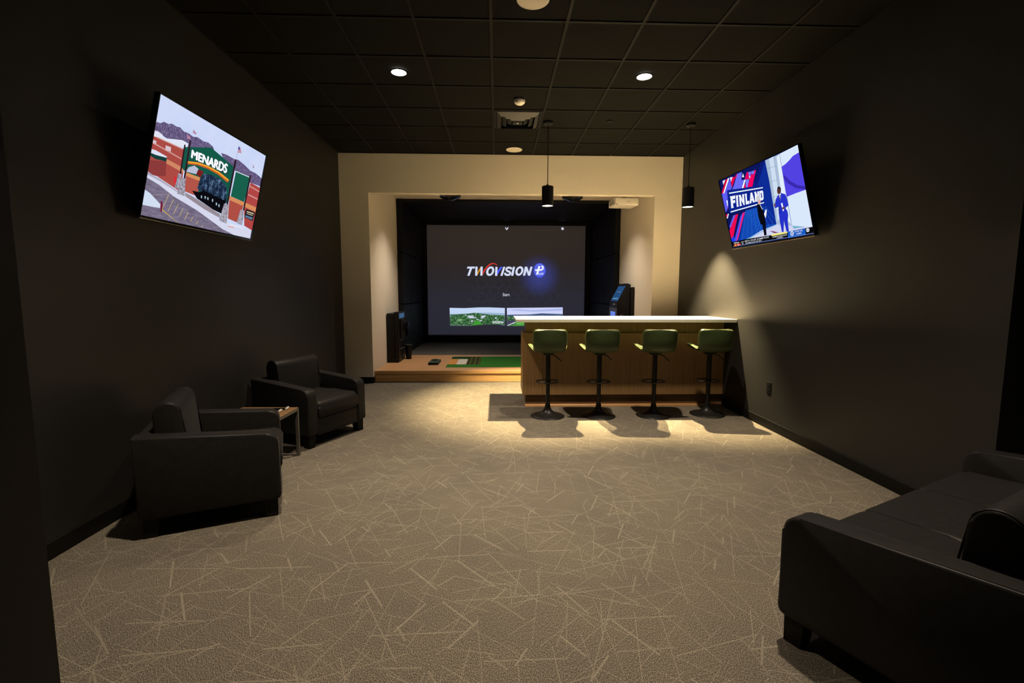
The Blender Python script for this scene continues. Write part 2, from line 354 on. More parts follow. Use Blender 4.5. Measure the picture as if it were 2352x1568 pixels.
# ---- what the screens show, in picture coordinates
PIC_STORE = [
 ('p','sky',[(0.0,0.0),(1.0,0.0),(1.0,1.0),(0.0,1.0)]),
 ('p','trees',[(0.001,0.255),(0.013,0.221),(0.035,0.219),(0.055,0.194),(0.087,0.193),(0.109,0.176),(0.143,0.181),(0.167,0.172),(0.196,0.19),(0.232,0.185),(0.27,0.194),(0.306,0.179),(0.357,0.188),(0.397,0.177),(0.441,0.192),(0.456,0.213),(0.243,0.321),(0.129,0.316),(0.002,0.301)]),
 ('p',(224,228,245),[(0.0,0.299),(0.029,0.29),(0.057,0.298),(0.08,0.319),(0.126,0.298),(0.199,0.267),(0.245,0.272),(0.242,0.316),(0.191,0.333),(0.001,0.35)]),
 ('p','trees',[(0.523,0.213),(0.579,0.202),(0.654,0.207),(0.703,0.195),(0.773,0.213),(0.849,0.243),(0.923,0.243),(1.0,0.267),(1.0,0.363),(0.861,0.372),(0.687,0.317),(0.554,0.257)]),
 ('p',(172,74,68),[(0.0,0.343),(0.106,0.334),(0.227,0.337),(0.243,0.508),(0.247,0.722),(0.0,0.634)]),
 ('p',(205,150,145),[(0.002,0.388),(0.213,0.422),(0.214,0.434),(0.001,0.4)]),
 ('p',(210,160,155),[(0.028,0.335),(0.209,0.334),(0.21,0.344),(0.027,0.344)]),
 ('p',(208,135,100),[(0.11,0.478),(0.242,0.498),(0.245,0.542),(0.115,0.516)]),
 ('p',(215,195,205),[(0.091,0.372),(0.128,0.368),(0.131,0.406),(0.094,0.408)]),
 ('p',(215,195,205),[(0.004,0.372),(0.028,0.371),(0.03,0.396),(0.004,0.396)]),
 ('p',(140,58,58),[(0.0,0.543),(0.113,0.499),(0.125,0.619),(0.069,0.65),(0.0,0.635)]),
 ('p',(222,226,245),[(0.0,0.449),(0.034,0.445),(0.111,0.459),(0.112,0.471),(0.039,0.484),(0.0,0.483)]),
 ('p',(22,62,58),[(0.0,0.48),(0.039,0.481),(0.113,0.469),(0.113,0.501),(0.04,0.515),(0.0,0.503)]),
 ('p','asphalt',[(0.0,0.641),(0.094,0.658),(0.249,0.733),(0.372,0.79),(0.66,0.925),(0.857,1.0),(0.0,1.0)]),
 ('p',(214,216,238),[(0.0,0.655),(0.069,0.648),(0.227,0.708),(0.388,0.762),(0.652,0.882),(0.989,0.899),(1.0,1.0),(0.802,1.0),(0.666,0.962),(0.4,0.839),(0.201,0.772),(0.093,0.714),(0.0,0.683)]),
 ('p',(176,172,192),[(0.0,0.646),(0.094,0.66),(0.229,0.717),(0.229,0.729),(0.089,0.68),(0.0,0.66)]),
 ('p',(210,222,242),[(0.003,0.785),(0.043,0.804),(0.122,0.873),(0.123,0.906),(0.064,0.912),(0.0,0.915)]),
 ('s',(196,176,120),[(0.165,0.773),(0.137,0.908)],[(0.169,0.774),(0.141,0.909)]),
 ('s',(196,176,120),[(0.205,0.798),(0.179,0.919)],[(0.209,0.799),(0.183,0.92)]),
 ('s',(196,176,120),[(0.246,0.824),(0.222,0.93)],[(0.25,0.825),(0.226,0.931)]),
 ('s',(196,176,120),[(0.288,0.851),(0.267,0.941)],[(0.292,0.852),(0.271,0.942)]),
 ('s',(196,176,120),[(0.332,0.879),(0.313,0.952)],[(0.337,0.88),(0.318,0.954)]),
 ('s',(196,176,120),[(0.378,0.908),(0.362,0.964)],[(0.382,0.909),(0.366,0.966)]),
 ('s',(196,176,120),[(0.425,0.938),(0.412,0.976)],[(0.43,0.94),(0.416,0.978)]),
 ('s',(196,176,120),[(0.475,0.968),(0.464,0.989)],[(0.479,0.971),(0.469,0.992)]),
 ('s',(165,160,175),[(0.528,0.999),(0.52,1.0)],[(0.529,1.0),(0.521,1.0)]),
 ('s',(165,160,175),[(0.584,1.0),(0.58,1.0)],[(0.579,1.0),(0.574,1.0)]),
 ('s',(165,160,175),[(0.64,1.0),(0.639,1.0)],[(0.634,1.0),(0.633,1.0)]),
 ('s',(226,188,70),[(0.135,0.918),(0.268,1.0)],[(0.138,0.912),(0.271,1.0)]),
 ('s',(150,140,150),[(0.056,0.817),(0.175,0.768)],[(0.055,0.812),(0.174,0.763)]),
 ('p',(120,30,60),[(0.119,0.848),(0.13,0.841),(0.138,0.883),(0.138,0.939),(0.129,0.938)]),
 ('p',(222,40,52),[(0.183,0.604),(0.196,0.591),(0.204,0.654),(0.19,0.665)]),
 ('p',(20,88,72),[(0.224,0.501),(0.224,0.314),(0.428,0.21),(0.662,0.284),(0.672,0.681),(0.618,0.686),(0.377,0.697),(0.255,0.524)]),
 ('p',(186,190,214),[(0.262,0.521),(0.275,0.474),(0.318,0.439),(0.354,0.452),(0.343,0.509)]),
 ('p',(120,30,32),[(0.343,0.509),(0.355,0.457),(0.401,0.459),(0.381,0.524)]),
 ('p',(178,84,72),[(0.263,0.526),(0.379,0.525),(0.384,0.708),(0.276,0.699)]),
 ('p',(214,142,90),[(0.263,0.526),(0.379,0.525),(0.379,0.559),(0.265,0.558)]),
 ('p','glass',[(0.38,0.536),(0.403,0.475),(0.465,0.459),(0.555,0.464),(0.622,0.508),(0.64,0.551),(0.653,0.666),(0.433,0.659),(0.37,0.637)]),
 ('p',(10,10,16),[(0.334,0.67),(0.392,0.663),(0.429,0.634),(0.65,0.663),(0.642,0.809),(0.542,0.789),(0.383,0.729)]),
 ('p',(170,200,215),[(0.412,0.688),(0.422,0.687),(0.425,0.713),(0.416,0.713)]),
 ('p',(170,200,215),[(0.444,0.682),(0.455,0.681),(0.458,0.707),(0.448,0.707)]),
 ('p',(170,200,215),[(0.469,0.684),(0.48,0.684),(0.483,0.71),(0.474,0.71)]),
 ('p',(170,200,215),[(0.514,0.687),(0.525,0.686),(0.528,0.713),(0.518,0.713)]),
 ('p',(170,200,215),[(0.555,0.709),(0.566,0.709),(0.57,0.736),(0.559,0.736)]),
 ('p',(170,200,215),[(0.582,0.718),(0.594,0.718),(0.597,0.746),(0.587,0.745)]),
 ('p',(150,140,150),[(0.282,0.709),(0.341,0.721),(0.617,0.816),(0.617,0.854),(0.457,0.809),(0.287,0.741)]),
 ('s',(206,96,40),[(0.263,0.45),(0.342,0.424),(0.431,0.418),(0.53,0.431),(0.63,0.47)],[(0.262,0.423),(0.343,0.395),(0.437,0.388),(0.541,0.4),(0.645,0.438)]),
 ('s',(246,176,50),[(0.262,0.438),(0.341,0.41),(0.431,0.403),(0.532,0.415),(0.632,0.451)],[(0.261,0.426),(0.342,0.398),(0.434,0.39),(0.536,0.402),(0.639,0.438)]),
 ('t',(14,40,40),'MENARDS',[(0.287,0.318),(0.61,0.3),(0.612,0.393),(0.29,0.391)],0.0),
 ('t',(250,252,255),'MENARDS',[(0.275,0.311),(0.597,0.292),(0.598,0.383),(0.278,0.381)],0.0),
 ('t',(250,252,255),'MENARDS',[(0.283,0.311),(0.607,0.292),(0.607,0.384),(0.286,0.382)],0.0),
 ('t',(250,252,255),'MENARDS',[(0.279,0.315),(0.603,0.296),(0.603,0.388),(0.283,0.386)],0.0),
 ('t',(250,252,255),'MENARDS',[(0.278,0.307),(0.601,0.287),(0.602,0.379),(0.281,0.378)],0.0),
 ('p',(24,96,76),[(0.695,0.322),(0.86,0.318),(0.844,0.607),(0.688,0.596)]),
 ('p',(200,215,225),[(0.694,0.316),(0.859,0.312),(0.86,0.322),(0.694,0.327)]),
 ('p',(174,78,68),[(0.677,0.603),(0.844,0.61),(0.84,0.71),(0.808,0.854),(0.7,0.837)]),
 ('p',(176,70,68),[(0.875,0.369),(1.0,0.381),(1.0,0.899),(0.895,0.868),(0.854,0.658)]),
 ('p',(214,140,92),[(0.678,0.597),(0.844,0.607),(1.0,0.618),(1.0,0.675),(0.846,0.655),(0.677,0.638)]),
 ('p',(214,150,145),[(0.877,0.406),(1.0,0.42),(1.0,0.435),(0.877,0.419)]),
 ('p',(214,150,145),[(0.873,0.502),(0.998,0.512),(0.998,0.527),(0.873,0.516)]),
 ('p',(28,28,36),[(0.879,0.675),(0.995,0.678),(0.987,0.788),(0.877,0.774)]),
 ('s',(220,205,160),[(0.894,0.706),(0.981,0.708)],[(0.896,0.694),(0.983,0.695)]),
 ('s',(190,180,150),[(0.896,0.726),(0.973,0.729)],[(0.897,0.717),(0.975,0.719)]),
 ('p',(90,120,150),[(0.887,0.746),(0.982,0.747),(0.976,0.777),(0.88,0.768)]),
 ('s',(44,26,36),[(0.212,0.298),(0.215,0.561)],[(0.223,0.294),(0.226,0.558)]),
 ('s',(44,26,36),[(0.245,0.239),(0.25,0.592)],[(0.258,0.234),(0.263,0.589)]),
 ('s',(44,26,36),[(0.661,0.212),(0.658,0.694)],[(0.679,0.207),(0.676,0.692)]),
 ('s',(44,26,36),[(0.849,0.295),(0.845,0.707)],[(0.867,0.29),(0.862,0.705)]),
 ('p','stone',[(0.206,0.559),(0.231,0.557),(0.224,0.697),(0.197,0.694)]),
 ('p','stone',[(0.232,0.588),(0.266,0.585),(0.28,0.741),(0.221,0.741)]),
 ('p','stone',[(0.634,0.694),(0.683,0.69),(0.695,0.897),(0.614,0.881)]),
 ('p','stone',[(0.817,0.705),(0.863,0.699),(0.868,0.87),(0.8,0.86)]),
 ('s',(170,150,170),[(0.675,0.059),(0.672,0.21)],[(0.679,0.058),(0.675,0.209)]),
 ('p',(196,150,170),[(0.673,0.063),(0.697,0.067),(0.718,0.114),(0.677,0.128)]),
 ('p',(70,70,150),[(0.673,0.063),(0.688,0.064),(0.694,0.092),(0.673,0.093)]),
 ('p',(186,140,165),[(0.257,0.134),(0.272,0.142),(0.288,0.151),(0.287,0.165),(0.26,0.166)]),
 ('p',(186,130,160),[(0.221,0.201),(0.245,0.209),(0.252,0.228),(0.224,0.237)]),
 ('p',(170,130,160),[(0.865,0.162),(0.887,0.199),(0.867,0.202)]),
 ('t',(240,240,250),'MENARDS',[(0.728,0.882),(0.899,0.879),(0.898,0.906),(0.728,0.908)],0.0),
 ('s',(226,130,60),[(0.715,0.925),(0.78,0.922)],[(0.716,0.918),(0.78,0.915)]),
]
PIC_STUDIO = [
 ('p',(10,22,92),[(0.0,0.0),(1.0,0.0),(1.0,1.0),(0.0,1.0)]),
 ('p',(14,44,150),[(0.458,0.224),(0.648,0.015),(0.639,0.8),(0.242,0.915),(0.085,0.92),(0.292,0.526),(0.466,0.525)]),
 ('p',(18,72,176),[(0.292,0.526),(0.466,0.525),(0.454,0.765),(0.634,0.799),(0.242,0.915),(0.121,0.927)]),
 ('s',(40,110,215),[(0.294,0.532),(0.166,0.9)],[(0.298,0.534),(0.17,0.902)]),
 ('s',(40,110,215),[(0.276,0.556),(0.316,0.529)],[(0.273,0.553),(0.313,0.525)]),
 ('s',(40,110,215),[(0.328,0.534),(0.24,0.895)],[(0.332,0.536),(0.244,0.896)]),
 ('s',(40,110,215),[(0.294,0.596),(0.349,0.533)],[(0.291,0.593),(0.345,0.53)]),
 ('s',(40,110,215),[(0.36,0.537),(0.311,0.891)],[(0.365,0.538),(0.315,0.891)]),
 ('s',(40,110,215),[(0.312,0.636),(0.381,0.537)],[(0.308,0.634),(0.378,0.534)]),
 ('s',(40,110,215),[(0.393,0.539),(0.379,0.886)],[(0.397,0.54),(0.383,0.886)]),
 ('s',(40,110,215),[(0.329,0.676),(0.413,0.541)],[(0.325,0.674),(0.409,0.538)]),
 ('s',(40,110,215),[(0.425,0.541),(0.445,0.882)],[(0.429,0.541),(0.449,0.882)]),
 ('s',(40,110,215),[(0.346,0.715),(0.444,0.545)],[(0.342,0.713),(0.44,0.543)]),
 ('s',(40,110,215),[(0.456,0.543),(0.508,0.878)],[(0.46,0.543),(0.512,0.877)]),
 ('s',(40,110,215),[(0.363,0.754),(0.474,0.549)],[(0.359,0.752),(0.471,0.547)]),
 ('s',(40,110,215),[(0.487,0.546),(0.57,0.874)],[(0.49,0.545),(0.573,0.873)]),
 ('s',(40,110,215),[(0.38,0.793),(0.504,0.553)],[(0.376,0.791),(0.501,0.551)]),
 ('s',(40,110,215),[(0.517,0.548),(0.629,0.87)],[(0.521,0.547),(0.632,0.868)]),
 ('s',(40,110,215),[(0.396,0.831),(0.534,0.557)],[(0.392,0.829),(0.531,0.555)]),
 ('s',(40,110,215),[(0.547,0.55),(0.686,0.866)],[(0.55,0.549),(0.689,0.864)]),
 ('s',(40,110,215),[(0.413,0.869),(0.563,0.561)],[(0.409,0.867),(0.56,0.558)]),
 ('p',(12,26,120),[(0.49,0.279),(0.648,0.015),(0.601,0.003),(0.451,0.264)]),
 ('p',(96,92,240),[(0.16,0.027),(0.171,0.157),(0.148,0.182),(0.091,0.169),(0.072,0.308),(0.058,0.406),(0.002,0.471),(0.0,0.184),(0.043,0.194)]),
 ('p',(104,106,246),[(0.252,0.061),(0.283,0.013),(0.346,0.016),(0.319,0.113),(0.357,0.129),(0.307,0.221),(0.166,0.186),(0.2,0.147)]),
 ('p',(225,235,255),[(0.051,0.02),(0.097,0.018),(0.052,0.077)]),
 ('p',(232,0,60),[(0.102,0.02),(0.137,0.017),(0.022,0.189),(0.0,0.175)]),
 ('p',(240,250,255),[(0.137,0.017),(0.162,0.017),(0.04,0.195),(0.022,0.189)]),
 ('p',(225,235,255),[(0.169,0.016),(0.208,0.026),(0.172,0.082)]),
 ('p',(236,0,70),[(0.208,0.026),(0.249,0.043),(0.171,0.157),(0.171,0.086)]),
 ('p',(236,0,80),[(0.255,0.021),(0.283,0.013),(0.257,0.055),(0.244,0.056)]),
 ('p',(235,245,255),[(0.358,0.038),(0.362,0.093),(0.335,0.082)]),
 ('p',(8,20,90),[(0.331,0.082),(0.368,0.114),(0.358,0.127),(0.319,0.111)]),
 ('p',(226,0,100),[(0.405,0.05),(0.427,0.048),(0.423,0.146),(0.365,0.122)]),
 ('p',(120,120,245),[(0.427,0.056),(0.466,0.061),(0.444,0.112),(0.426,0.105)]),
 ('p',(230,235,255),[(0.426,0.106),(0.444,0.114),(0.429,0.145)]),
 ('p',(120,120,245),[(0.469,0.063),(0.522,0.067),(0.51,0.111),(0.459,0.095)]),
 ('p',(240,0,100),[(0.503,0.066),(0.525,0.069),(0.502,0.116),(0.488,0.109)]),
 ('p',(240,0,95),[(0.457,0.096),(0.503,0.116),(0.443,0.25),(0.38,0.235)]),
 ('p',(120,124,250),[(0.373,0.13),(0.423,0.146),(0.38,0.235),(0.359,0.229)]),
 ('p',(240,250,255),[(0.358,0.127),(0.375,0.132),(0.327,0.225),(0.305,0.219)]),
 ('p',(230,0,90),[(0.358,0.169),(0.358,0.233),(0.327,0.225)]),
 ('p',(10,34,140),[(0.091,0.169),(0.309,0.222),(0.442,0.253),(0.465,0.231),(0.568,0.302),(0.55,0.505),(0.067,0.502),(0.058,0.406)]),
 ('p',(235,250,255),[(0.049,0.306),(0.072,0.308),(0.055,0.396),(0.049,0.39)]),
 ('p',(200,0,90),[(0.057,0.384),(0.054,0.435),(0.05,0.395)]),
 ('p',(235,250,255),[(0.115,0.212),(0.567,0.305),(0.565,0.318),(0.111,0.228)]),
 ('p',(235,250,255),[(0.081,0.475),(0.547,0.489),(0.545,0.502),(0.081,0.491)]),
 ('p',(240,244,255),[(0.113,0.268),(0.192,0.279),(0.186,0.323),(0.147,0.318),(0.146,0.334),(0.18,0.34),(0.175,0.378),(0.142,0.373),(0.135,0.423),(0.144,0.436),(0.101,0.436),(0.119,0.294)]),
 ('p',(240,244,255),[(0.202,0.284),(0.233,0.29),(0.212,0.425),(0.221,0.442),(0.185,0.441),(0.2,0.317)]),
 ('p',(240,244,255),[(0.241,0.293),(0.272,0.297),(0.282,0.372),(0.294,0.3),(0.318,0.304),(0.3,0.449),(0.285,0.448),(0.266,0.369),(0.256,0.431),(0.266,0.446),(0.23,0.445),(0.245,0.325)]),
 ('p',(240,244,255),[(0.326,0.307),(0.355,0.31),(0.341,0.41),(0.37,0.413),(0.364,0.453),(0.316,0.449),(0.329,0.334)]),
 ('p',(240,244,255),[(0.405,0.321),(0.427,0.322),(0.438,0.454),(0.413,0.453),(0.412,0.426),(0.396,0.426),(0.394,0.451),(0.37,0.451)]),
 ('p',(240,244,255),[(0.452,0.325),(0.474,0.327),(0.487,0.389),(0.49,0.333),(0.51,0.336),(0.499,0.459),(0.485,0.458),(0.471,0.396),(0.464,0.456),(0.442,0.455),(0.455,0.351)]),
 ('p',(240,244,255),[(0.514,0.338),(0.552,0.341),(0.561,0.359),(0.551,0.446),(0.539,0.461),(0.505,0.46)]),
 ('p',(10,34,140),[(0.406,0.382),(0.413,0.4),(0.403,0.4)]),
 ('p',(10,34,140),[(0.53,0.367),(0.541,0.369),(0.536,0.429),(0.524,0.432)]),
 ('p',(220,0,70),[(0.0,0.494),(0.029,0.5),(0.0,0.543)]),
 ('p',(235,245,255),[(0.033,0.497),(0.049,0.499),(0.017,0.561),(0.0,0.556)]),
 ('p',(100,92,225),[(0.109,0.542),(0.146,0.543),(0.034,0.728),(0.017,0.683)]),
 ('p',(238,10,80),[(0.146,0.541),(0.186,0.54),(0.107,0.704),(0.043,0.848),(0.006,0.859),(0.006,0.74)]),
 ('p',(30,60,230),[(0.005,0.864),(0.052,0.832),(0.069,0.906),(0.016,0.92)]),
 ('p',(84,80,240),[(0.211,0.581),(0.254,0.543),(0.08,0.917),(0.049,0.902)]),
 ('p',(232,30,120),[(0.254,0.543),(0.285,0.541),(0.104,0.901),(0.08,0.914)]),
 ('p',(170,190,214),[(0.649,0.007),(0.81,0.008),(0.808,0.507),(0.8,0.873),(0.641,0.802),(0.653,0.26)]),
 ('p',(206,222,242),[(0.697,0.008),(0.743,0.006),(0.716,0.72),(0.663,0.766)]),
 ('p',(226,238,252),[(0.776,0.028),(0.81,0.009),(0.799,0.513),(0.795,0.838),(0.741,0.727)]),
 ('s',(130,150,176),[(0.655,0.112),(0.751,0.125)],[(0.655,0.108),(0.75,0.121)]),
 ('s',(130,150,176),[(0.651,0.277),(0.744,0.285)],[(0.65,0.273),(0.744,0.281)]),
 ('s',(130,150,176),[(0.646,0.467),(0.736,0.469)],[(0.645,0.463),(0.736,0.465)]),
 ('s',(130,150,176),[(0.641,0.636),(0.73,0.633)],[(0.64,0.632),(0.729,0.629)]),
 ('p',(218,232,252),[(0.81,0.008),(1.0,0.0),(1.0,0.925),(0.797,0.886),(0.809,0.555)]),
 ('s',(140,160,190),[(0.809,0.011),(0.8,0.859)],[(0.814,0.012),(0.804,0.859)]),
 ('p',(82,66,226),[(0.808,0.158),(0.852,0.144),(0.893,0.123),(0.935,0.093),(1.0,0.082),(0.999,0.497),(0.9,0.502),(0.803,0.512)]),
 ('p',(58,42,176),[(0.813,0.249),(0.868,0.348),(0.929,0.42),(1.0,0.461),(0.999,0.497),(0.909,0.449),(0.84,0.366),(0.807,0.285)]),
 ('p',(208,212,240),[(0.242,0.915),(0.451,0.838),(0.641,0.802),(0.808,0.86),(1.0,0.921),(0.926,0.921),(0.743,0.922),(0.555,0.928)]),
 ('p',(120,180,206),[(0.805,0.858),(0.93,0.9),(0.815,0.896)]),
 ('p',(110,180,225),[(0.225,0.912),(0.641,0.8),(0.64,0.806),(0.253,0.917)]),
 ('p',(126,20,60),[(0.547,0.865),(0.592,0.88),(0.654,0.911),(0.598,0.903)]),
 ('p',(38,50,200),[(0.716,0.462),(0.753,0.446),(0.796,0.477),(0.804,0.534),(0.807,0.614),(0.771,0.634),(0.786,0.677),(0.785,0.725),(0.769,0.793),(0.761,0.918),(0.736,0.918),(0.73,0.778),(0.704,0.912),(0.686,0.91),(0.685,0.771),(0.69,0.674),(0.701,0.598),(0.66,0.605),(0.658,0.585),(0.685,0.503)]),
 ('p',(28,38,160),[(0.701,0.598),(0.72,0.594),(0.709,0.679),(0.69,0.674)]),
 ('p',(230,232,245),[(0.728,0.457),(0.753,0.446),(0.73,0.533)]),
 ('p',(20,24,60),[(0.735,0.466),(0.742,0.467),(0.73,0.534),(0.726,0.527)]),
 ('p',(84,50,52),[(0.758,0.419),(0.755,0.432),(0.75,0.442),(0.744,0.45),(0.737,0.454),(0.731,0.454),(0.725,0.45),(0.72,0.441),(0.717,0.43),(0.716,0.417),(0.718,0.404),(0.721,0.391),(0.726,0.38),(0.732,0.372),(0.739,0.369),(0.745,0.369),(0.751,0.373),(0.756,0.382),(0.758,0.393),(0.759,0.405)]),
 ('p',(34,22,26),[(0.723,0.378),(0.738,0.362),(0.757,0.373),(0.762,0.403),(0.752,0.428),(0.749,0.393)]),
 ('p',(110,70,70),[(0.655,0.548),(0.674,0.545),(0.672,0.581),(0.656,0.586)]),
 ('p',(238,240,250),[(0.733,0.564),(0.75,0.566),(0.751,0.662),(0.738,0.664)]),
 ('p',(110,70,70),[(0.733,0.618),(0.765,0.613),(0.762,0.641),(0.738,0.641)]),
 ('p',(10,10,18),[(0.463,0.487),(0.496,0.503),(0.523,0.579),(0.524,0.647),(0.522,0.74),(0.505,0.911),(0.475,0.912),(0.479,0.773),(0.457,0.75),(0.447,0.646),(0.453,0.542)]),
 ('s',(240,240,250),[(0.493,0.509),(0.512,0.576)],[(0.499,0.508),(0.518,0.575)]),
 ('p',(205,205,212),[(0.512,0.434),(0.508,0.446),(0.503,0.456),(0.496,0.463),(0.489,0.466),(0.481,0.466),(0.474,0.462),(0.469,0.454),(0.465,0.443),(0.464,0.431),(0.465,0.418),(0.468,0.406),(0.474,0.396),(0.48,0.389),(0.488,0.386),(0.496,0.386),(0.502,0.391),(0.508,0.399),(0.511,0.409),(0.513,0.422)]),
 ('p',(226,170,165),[(0.486,0.446),(0.512,0.445),(0.512,0.471),(0.491,0.501),(0.474,0.485)]),
 ('p',(240,240,250),[(0.551,0.587),(0.566,0.597),(0.534,0.696),(0.522,0.641)]),
 ('p',(8,8,14),[(0.009,0.919),(0.208,0.911),(0.566,0.923),(0.747,0.923),(0.927,0.918),(1.0,0.916),(1.0,0.991),(0.003,0.998),(0.0,0.916)]),
 ('p',(240,232,120),[(0.563,0.914),(0.743,0.917),(0.742,0.936),(0.562,0.937)]),
 ('p',(24,92,196),[(0.75,0.919),(0.927,0.916),(0.922,0.994),(0.74,0.995)]),
 ('s',(150,175,230),[(0.016,0.986),(1.0,0.99)],[(0.016,0.981),(1.0,0.987)]),
 ('t',(235,238,245),'BOS 9-1-1 IN LAST 10 GAMES VS CHI',[(0.206,0.929),(0.527,0.93),(0.524,0.951),(0.204,0.951)],0.006),
 ('t',(235,238,245),'1 OR FEWER GA IN 4 OF LAST 5',[(0.207,0.961),(0.433,0.959),(0.43,0.978),(0.206,0.979)],0),
 ('t',(235,238,245),'CHAMPIONS HOCKEY LEAGUE',[(0.571,0.944),(0.736,0.945),(0.734,0.961),(0.57,0.96)],0.006),
 ('t',(235,238,245),'~1:00 PM ET~',[(0.614,0.966),(0.693,0.966),(0.691,0.981),(0.613,0.979)],0.006),
 ('t',(235,238,245),'AFTER THE',[(0.82,0.926),(0.899,0.926),(0.897,0.945),(0.818,0.944)],0.006),
 ('t',(235,238,245),'GAMES',[(0.832,0.956),(0.884,0.954),(0.883,0.972),(0.83,0.973)],0.006),
 ('t',(235,238,245),'BOS',[(0.083,0.93),(0.121,0.931),(0.119,0.949),(0.081,0.949)],0.006),
 ('t',(235,238,245),'1 INT',[(0.145,0.934),(0.19,0.934),(0.188,0.951),(0.144,0.951)],0),
 ('t',(235,238,245),'7W',[(0.155,0.959),(0.182,0.959),(0.18,0.975),(0.153,0.976)],0),
 ('p',(225,225,230),[(0.042,0.927),(0.053,0.927),(0.051,0.947),(0.039,0.947)]),
 ('p',(225,225,230),[(0.063,0.927),(0.076,0.927),(0.073,0.947),(0.06,0.947)]),
 ('p',(200,60,40),[(0.032,0.956),(0.081,0.956),(0.077,0.988),(0.028,0.989)]),
 ('p',(230,200,70),[(0.05,0.959),(0.068,0.959),(0.065,0.982),(0.047,0.983)]),
 ('p',(238,66,30),[(0.083,0.956),(0.135,0.956),(0.132,0.982),(0.08,0.983)]),
 ('t',(235,238,245),'CHI',[(0.086,0.963),(0.115,0.962),(0.113,0.979),(0.085,0.98)],0.006),
 ('p',(225,228,236),[(0.809,0.953),(0.807,0.961),(0.803,0.969),(0.798,0.975),(0.792,0.978),(0.786,0.978),(0.781,0.976),(0.777,0.971),(0.774,0.963),(0.773,0.954),(0.773,0.945),(0.776,0.936),(0.78,0.928),(0.785,0.923),(0.79,0.92),(0.796,0.919),(0.801,0.922),(0.806,0.927),(0.808,0.935),(0.81,0.943)]),
 ('p',(24,92,196),[(0.802,0.951),(0.8,0.957),(0.798,0.961),(0.795,0.965),(0.792,0.967),(0.788,0.967),(0.785,0.966),(0.783,0.962),(0.781,0.958),(0.78,0.952),(0.781,0.947),(0.782,0.941),(0.785,0.936),(0.788,0.933),(0.791,0.931),(0.794,0.93),(0.797,0.932),(0.8,0.935),(0.802,0.94),(0.802,0.945)]),
 ('t',(235,238,245),'A',[(0.785,0.936),(0.803,0.936),(0.8,0.96),(0.782,0.96)],0.006),
 ('p',(230,232,238),[(0.965,0.947),(0.964,0.954),(0.96,0.959),(0.956,0.963),(0.951,0.966),(0.946,0.966),(0.941,0.963),(0.937,0.959),(0.934,0.954),(0.933,0.947),(0.933,0.94),(0.935,0.933),(0.939,0.928),(0.943,0.924),(0.948,0.922),(0.953,0.922),(0.958,0.924),(0.962,0.928),(0.964,0.934),(0.966,0.94)]),
 ('t',(10,10,16),'NHL',[(0.935,0.935),(0.968,0.936),(0.966,0.955),(0.933,0.954)],0.006),
]
